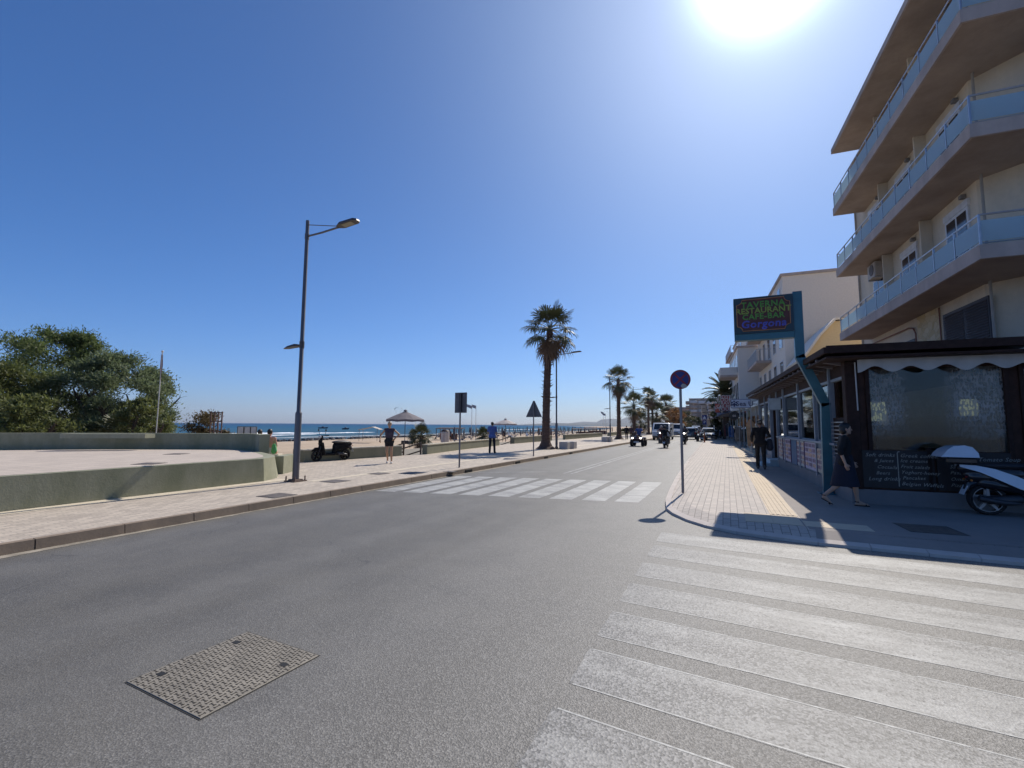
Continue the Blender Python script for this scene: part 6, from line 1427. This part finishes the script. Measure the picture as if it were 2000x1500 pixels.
def scooter(label, loc, rz, bodym, accent=None, box=None, light=False, maxi=False, group=None, lean=0, cat='scooter'):
    o = thing('scooter', label, cat, loc, rz, group); wb = 1.42 if maxi else 1.26; r = .27 if maxi else .225
    wheel(o, 0, r, r, .13 if maxi else .10); wheel(o, wb, r, r, .11 if maxi else .09)
    mb = MB()
    if maxi: mb.cap((0,-.30,.80),(0,.40,.72),.09,.13).cap((0,.2,.66),(0,.55,.5),.15,.14)
    mb.cap((0,-.18,.66),(0,.45,.62),.105,.12).cap((0,.45,.60),(0,.50,.36),.13,.10).cap((0,-.05,.56),(0,.40,.48),.11,.12)       # rear body
    mb.cap((-.09,.55,.27),(-.09,1.0,.28),.055,.055).cap((.09,.55,.27),(.09,1.0,.28),.055,.055).cap((0,.5,.27),(0,1.0,.28),.06,.06)    # floor
    mb.cap((-.11,1.0,.32),(-.13,1.10,.72),.05,.05).cap((.11,1.0,.32),(.13,1.10,.72),.05,.05).cap((0,1.02,.32),(0,1.14,.80),.07,.075)   # leg shield
    mb.cap((0,1.12,.78),(0,1.08,.98),.07,.06).cap((0,wb-.02,.50),(0,wb+.08,.42),.055,.04).cap((0,1.12,.55),(0,wb-.05,.50),.06,.05)
    if maxi: mb.cap((0,1.15,.75),(0,1.28,.62),.14,.09).cap((0,-.25,.70),(0,.1,.70),.08,.12).cap((-.1,.9,.5),(-.1,1.15,.6),.08,.1).cap((.1,.9,.5),(.1,1.15,.6),.08,.1)
    remesh(mb, 'body', bodym, .014, o, 4)
    part('seat', MB().ell((0,.22,.86 if maxi else .75), (.14,.42,.07), 14, 8), M('seat_vinyl', (.018,.016,.018), .55), o, True)
    part('rear_fender', MB().tube([(0,-.27,.42),(0,-.23,.52),(0,-.12,.56)], [.05,.07,.06], 8), BP, o, True)
    part('engine', MB().cap((.09,.0,r),(.10,.36,.30),.07,.085).cap((-.08,0,r),(-.08,.35,.28),.05,.07), BM, o, True)
    part('exhaust', MB().tube([(.15,.38,.24),(.17,.15,.24),(.18,-.18,.30)], [.02,.05,.05], 10), BM, o, True)
    part('fork', MB().tube([(-.075,wb,r),(-.075,wb-.12,.60)], .02, 8).tube([(.075,wb,r),(.075,wb-.12,.60)], .02, 8), BM, o)
    part('front_fender', MB().tube([(0,wb-.22,.42),(0,wb-.10,.50),(0,wb+.08,.50),(0,wb+.22,.42)], [.04,.06,.06,.03], 8), bodym, o, True)
    hb = part('handlebar', MB().tube([(-.33,.96,1.03),(-.18,1.05,1.02),(.18,1.05,1.02),(.33,.96,1.03)], .017, 8), BP, o)
    for q in (-1,1):
        part('grip', MB().tube([(q*.33,.96,1.03),(q*.22,1.02,1.025)], .023, 8), TY, hb); m_ = part('mirror', MB().tube([(q*.20,1.05,1.03),(q*.27,1.07,1.22)], .008, 6), BP, o); part('glass', MB().ell((q*.28,1.07,1.25), (.065,.02,.042), 10, 6), BP, m_, True)
    part('headlight', MB().ell((0,1.16,.98 if not maxi else .82), (.085,.05,.065), 12, 8), HL if light else HG, o, True)
    part('tail_light', MB().ell((0,-.27,.66), (.07,.03,.03), 10, 6), RDL, o, True)
    for q in (-1,1): part('indicator', MB().ell((q*.13,-.24,.60), (.03,.02,.02), 8, 6), ORL, o, True)
    part('plate', MB().slab([(-.09,-.34,.34),(.09,-.34,.34),(.09,-.27,.50),(-.09,-.27,.50)], (0,-1,.4), .004), PLT, o)
    if not maxi: part('stand', MB().tube([(-.12,.35,.24),(-.16,.30,.0)], .012, 6), BM, o)
    if box:
        b = part('top_box', MB().add([(x*sx_,y,z) for sx_ in (-1,1) for x,y,z in ((.20,-.66,1.0),(.225,-.62,1.06),(.205,-.56,1.13),(.16,-.46,1.19),(.14,-.30,1.21),(.16,-.20,1.18),(.20,-.14,1.08),(.20,-.13,1.0))], [tuple(range(8)), tuple(range(15,7,-1))]+[(i,8+i,8+(i+1)%8,(i+1)%8) for i in range(8)]), box, o, True); part('box_base', MB().bbox(-.20,.20,-.58,-.14,.91,1.0,.03), BP, b); part('rack', MB().tube([(-.08,.05,.72),(-.08,-.15,.86),(-.08,-.42,.88)], .012, 6).tube([(.08,.05,.72),(.08,-.15,.86),(.08,-.42,.88)], .012, 6), BM, o)
    if accent:
        for sg in (-1,1):
            up = [(-.37,.87),(-.15,.86),(.08,.81),(.35,.70),(.60,.56),(.85,.44)]; lo_ = [(-.37,.83),(-.12,.75),(.10,.635),(.35,.50),(.60,.39),(.85,.32)]
            xs = [.085,.125,.150,.165,.150,.155]; vs = [(sg*x,y,z) for x,(y,z) in zip(xs,up)]+[(sg*(x+.02),y,z) for x,(y,z) in zip(xs,lo_)]+[(sg*(x-.06),y,z) for x,(y,z) in zip(xs,up)]+[(sg*(x-.06),y,z) for x,(y,z) in zip(xs,lo_)]
            fs = [(i,i+1,i+7,i+6) for i in range(5)]+[(12+i,i,i+1,13+i)[::-1] for i in range(5)]+[(6+i,7+i,19+i,18+i) for i in range(5)]; part('side_panel', MB().add(vs, fs), accent, o, True)
        part('front_panel', MB().ell((0,1.26,.86), (.16,.07,.18), 12, 8), accent, o, True); part('windscreen', MB().slab([(-.15,1.20,1.0),(.15,1.20,1.0),(.11,1.10,1.28),(-.11,1.10,1.28)], (0,1,.3), .005), glassmat('screen_glass', (.7,.75,.78), .5), o)
    return o
WHP = M('white_gloss', (.58,.62,.68), .2, var=.05, coat=.5)
a = G(1930,1006)
ws = scooter('white and black maxi scooter with a white top box parked nose right by the chalkboards', (a.x,a.y,.13), R(-88), BP, WHP, WHP, False, True); ws.scale = (1.0,)*3
a = G(672,897); b_ = G(622,900); d_ = b_-a
scooter('black scooter parked against the low wall on the promenade', (a.x+.25,a.y-.2,.13), math.atan2(-d_.x,d_.y), M('matt_black', (.008,.008,.009), .8, spec=.2), None, None)
for k_ in [o_ for o_ in bpy.data.objects if o_.parent and o_.parent.parent and o_.parent.parent.get('label','').startswith('black scooter parked against') and o_.name.startswith('rim')]: k_.data.materials[0] = M('matt_black', (.008,.008,.009))
RID = dict(pel=(0,.25,.86), wai=(0,.24,1.0), che=(0,.27,1.20), nec=(0,.27,1.36), hea=(0,.30,1.51), sL=(-.19,.27,1.31), sR=(.19,.27,1.31), eL=(-.30,.48,1.12), eR=(.30,.48,1.12), wL=(-.28,.80,1.06), wR=(.28,.80,1.06),
    hL=(-.10,.28,.84), hR=(.10,.28,.84), kL=(-.22,.70,.72), kR=(.22,.70,.72), aL=(-.20,.62,.36), aR=(.20,.62,.36), tL=(-.20,.78,.32), tR=(.20,.78,.32))
def rider(loc, rz, label, cl): return human(label, loc, rz, 1.75, RID, cl, None, SKT, .03, None, False)
p = (-5.75, 46.5, 0); scooter('red scooter with its headlight on following the quad bike', p, PI, M('scooter_red', (.12,.015,.02), .3, coat=.3), None, None, True); rider(p, PI, 'rider in dark red with a pale helmet on the scooter behind the quad bike', (('longshirt',(.10,.03,.04)),('pants',BLK),('helmet',(.45,.40,.38))))
p = (-3.55, 45.5, 0); scooter('dark scooter with a small light, half hidden by the no-stopping sign post', p, PI, BP, None, None, True); rider(p, PI, 'dark rider half hidden behind the no-stopping sign post', (('longshirt',(.03,.03,.04)),('pants',BLK),('helmet',(.05,.05,.06))))
q = G(1298,875,0); p = (q.x,q.y,0)
mo_ = scooter('big black motorcycle riding away in the middle of the road', p, R(-2), BP, None, None, False, True, cat='motorcycle'); rider(p, R(-2), 'rider in black leathers with a dark helmet riding away on the motorcycle', (('longshirt',BLK),('pants',BLK),('shoes',BLK),('helmet',(.03,.03,.035))))
for sg in (-1,1): part('pannier', MB().bbox(sg*.27-.13,sg*.27+.13,-.30,.15,.32,.68,.04), BP, mo_)
# quad bike
def quad(loc, rz, label, col, light=True, rd=None):
    o = thing('quad_bike', label, 'quad bike', loc, rz)
    for x in (-.43,.43):
        for y in (0,1.2): wheel(o, y, .27, .27, .22, x, 4, .13)
    mb = MB(); mb.cap((0,-.1,.62),(0,1.2,.66),.13,.13)
    for x in (-.38,.38): mb.cap((x,-.25,.60),(x,.25,.62),.12,.12).cap((x,.95,.62),(x,1.4,.60),.12,.12).cap((0,1.1,.66),(x,1.15,.63),.12,.10).cap((0,0,.64),(x,0,.62),.12,.10)
    mb.cap((0,1.0,.75),(0,1.2,.85),.13,.10).cap((-.2,1.45,.55),(.2,1.45,.55),.10,.10); remesh(mb, 'body', col, .03, o, 3)
    part('seat', MB().ell((0,.3,.82), (.16,.45,.08), 12, 8), M('seat_vinyl', (.018,.016,.018)), o, True); part('engine', MB().bbox(-.2,.2,.3,.9,.3,.6,.04), BM, o)
    part('rack', MB().tube([(-.35,1.1,.84),(-.35,1.5,.80),(.35,1.5,.80),(.35,1.1,.84)], .015, 6), BM, o); part('handlebar', MB().tube([(-.4,.85,1.08),(-.15,.97,1.05),(.15,.97,1.05),(.4,.85,1.08)], .018, 6), BP, o)
    part('bumper', MB().tube([(-.3,1.6,.35),(-.25,1.65,.62),(.25,1.65,.62),(.3,1.6,.35)], .02, 6), BM, o); part('plate', MB().box(-.2,.2,1.66,1.67,.30,.42), PLT, o)
    for x in (-.32,.32): part('headlight', MB().ell((x,1.52,.66), (.075,.05,.06), 10, 8), HL if light else HG, o, True)
    return o
q = G(1249,871,0); p = (q.x, q.y+.2, 0); quad(p, PI, 'dark red quad bike with both headlights on coming towards the camera', M('quad_red', (.045,.010,.018), .35, coat=.3)); rider((p[0],p[1],.05), PI, 'rider in a blue shirt on the oncoming quad bike', (('shirt',(.05,.09,.25)),('pants',(.04,.05,.09))))
# ================================================================ CARS AND VANS
DKG = M('car_glass', (.012,.016,.02), .06, spec=.8); 
def shell(mb, prof, w, ins=.05, fr=.12):
    # prof: (y,z) outline; cross section rounded at the flanks
    cy = sum(p[0] for p in prof)/len(prof); cz = sum(p[1] for p in prof)/len(prof); n = len(prof); rings = []
    for x, s_ in ((-w/2,.93),(-w/2+ins,.985),(-w/2+fr,1.0),(w/2-fr,1.0),(w/2-ins,.985),(w/2,.93)): rings.append([(x, cy+(p[0]-cy)*s_, cz+(p[1]-cz)*s_) for p in prof])
    vs = [v for r_ in rings for v in r_]; fs = [tuple(range(n)), tuple(range(5*n,6*n))[::-1]]+[(i*n+j,(i+1)*n+j,(i+1)*n+(j+1)%n,i*n+(j+1)%n) for i in range(5) for j in range(n)]
    return mb.add(vs, fs)
def car(name, label, loc, rz, paint, L=4.1, w=1.75, kind='hatch', lights=False, cat='car', group=None):
    o = thing(name, label, cat, loc, rz, group); h2 = L/2
    if kind == 'van':
        prof = [(-h2,.35),(-h2,1.1),(-h2+.05,1.9),(-h2+.25,1.98),(h2-1.35,1.98),(h2-1.1,1.90),(h2-.45,1.18),(h2-.05,.98),(h2,.7),(h2-.02,.35)]; zt = 1.98
        low = prof
    else:
        low = [(-h2,.30),(-h2-.02,.62),(-h2+.05,.92),(-h2+.3,.98),(h2-1.15,.95),(h2-.35,.80),(h2-.05,.66),(h2,.45),(h2-.03,.28)]
        top = [(-h2+.12,.93),(-h2+.45,1.38),(-h2+.8,1.46),(h2-2.2,1.46),(h2-1.75,1.38),(h2-1.0,.93)]
        if kind == 'suv': top = [(y,z+.2 if z > 1 else z) for y,z in top]
    mb = MB(); shell(mb, low[::-1], w); 
    if kind != 'van':
        n = len(top); ww = w*.5
        vs = [(sx_*(ww-.06-.16*(z-.93)/.5), y, z) for sx_ in (-1,1) for y,z in top]; mb.add(vs, [tuple(range(n)), tuple(range(n,2*n))[::-1]]+[(i,n+i,n+(i+1)%n,(i+1)%n) for i in range(n)])
    part('body', mb, paint, o, True)
    g = w/2
    if kind == 'van':
        part('windscreen', MB().slab([(-g+.12,h2-.50,1.22),(g-.12,h2-.50,1.22),(g-.2,h2-1.07,1.86),(-g+.2,h2-1.07,1.86)], (0,1,.8), .012), DKG, o)
        part('rear_window', MB().slab([(-g+.2,-h2+.05,1.2),(g-.2,-h2+.05,1.2),(g-.22,-h2+.08,1.8),(-g+.22,-h2+.08,1.8)], (0,-1,0), .012), DKG, o)
        for sg in (-1,1): part('side_window', MB().slab([(sg*(g-.01),h2-.75,1.2),(sg*(g-.01),h2-1.2,1.75),(sg*(g-.01),h2-1.9,1.75),(sg*(g-.01),h2-1.9,1.2)], (sg,0,0), .015), DKG, o)
    else:
        dz = .2 if kind == 'suv' else 0
        part('windscreen', MB().slab([(-g+.13,h2-1.08,.98),(g-.13,h2-1.08,.98),(g-.23,h2-1.72,1.35+dz),(-g+.23,h2-1.72,1.35+dz)], (0,.6,.8), .015), DKG, o)
        part('rear_window', MB().slab([(-g+.14,-h2+.16,.99),(g-.14,-h2+.16,.99),(g-.24,-h2+.42,1.34+dz),(-g+.24,-h2+.42,1.34+dz)], (0,-.8,.5), .015), DKG, o)
        for sg in (-1,1): part('side_window', MB().slab([(sg*(g-.075),h2-1.25,1.0),(sg*(g-.175),h2-1.75,1.33+dz),(sg*(g-.175),-h2+.6,1.33+dz),(sg*(g-.075),-h2+.5,1.0)], (sg,0,.3), .014), DKG, o)
    for y in (-h2+.75, h2-.8):
        for x in (-g+.11, g-.11): wheel(o, y, .32, .32, .2, x, 5, .11)
    for sg in (-1,1):
        part('headlight', MB().ell((sg*(g-.26),h2-.06,.72 if kind != 'van' else .82), (.17,.07,.08), 10, 6), HL if lights else HG, o, True); part('tail_light', MB().bbox(sg*(g-.13)-.08,sg*(g-.13)+.08,-h2-.03,-h2+.1,.65,.95,.02), RDL, o)
        m_ = part('mirror', MB().ell((sg*(g+.1),h2-1.35,1.05 if kind != 'van' else 1.3), (.09,.06,.08 if kind != 'van' else .14), 8, 6), paint if kind != 'van' else BP, o, True)
    part('bumper', MB().bbox(-g+.06,g-.06,h2-.06,h2+.04,.28,.50,.03), BP, o); part('grille', MB().box(-.4,.4,h2-.02,h2+.012,.55,.70), BP, o)
    part('plate', MB().box(-.26,.26,h2+.04,h2+.05,.34,.45).box(-.26,.26,-h2-.05,-h2-.035,.5,.61), PLT, o); return o
def atroad(px, v, z=0): 
    d = ray(px, 850); t = v/d.y; return (EYE+d*t).x
VW = M('van_white', (.50,.52,.54), .25, var=.04, coat=.5); CWt = M('car_white', (.62,.63,.64), .2, var=.03, coat=.5); CG = M('car_darkgrey', (.045,.055,.065), .25, coat=.5); CB = M('car_black', (.012,.012,.016), .2, coat=.5)
car('van', 'white minivan coming towards the camera behind the motorcycle', (atroad(1290,54.5), 57.0, 0), PI, VW, 4.8, 1.9, 'van', cat='van')
car('van', 'second white van following behind the first one', (atroad(1319,73), 75.5, 0), PI, CWt, 5.2, 1.95, 'van', cat='van')
xg = atroad(1345,60)
car('parked_car', 'dark grey hatchback seen from behind right of the no-stopping sign post', (xg, 62.0, 0), 0, CG, 4.0, 1.72)
car('parked_car', 'white car just ahead of the dark grey hatchback', (atroad(1353,71), 73, 0), 0, CWt, 4.3, 1.75)
car('parked_car', 'pale car farthest ahead in the row right of the sign post', (atroad(1359,84), 86, 0), 0, CWt, 4.3, 1.75, 'suv')
car('parked_car', 'black car parked facing the camera at the far right kerb', (atroad(1383,57), 59, 0), PI, CB, 3.9, 1.7)
quad((atroad(1370,53), 54.5, 0), PI, 'dark quad bike parked left of the black car at the far right kerb', BP, False)
scooter('dark scooter parked between the quad bike and the far shops', (atroad(1400,62), 62, .13), PI, BP)
scooter('second dark scooter parked by the far shops, right of the first', (atroad(1407,64), 64, .13), PI, M('scooter_blue', (.02,.04,.12), .3))
# aerial on the minivan

# ================================================================ AIR
hz = MB().box(-4450, 1200, -1700, 4450, -4, 130)
m = bpy.data.materials.new('haze_air'); m.use_nodes = True; t = m.node_tree; t.nodes.clear()
v = nn(t, 'ShaderNodeVolumePrincipled'); v.inputs['Color'].default_value = (.80,.88,1,1); v.inputs['Density'].default_value = .00007; v.inputs['Anisotropy'].default_value = .2
om = nn(t, 'ShaderNodeOutputMaterial'); t.links.new(v.outputs[0], om.inputs['Volume'])
struct('haze', hz, m, 'stuff')
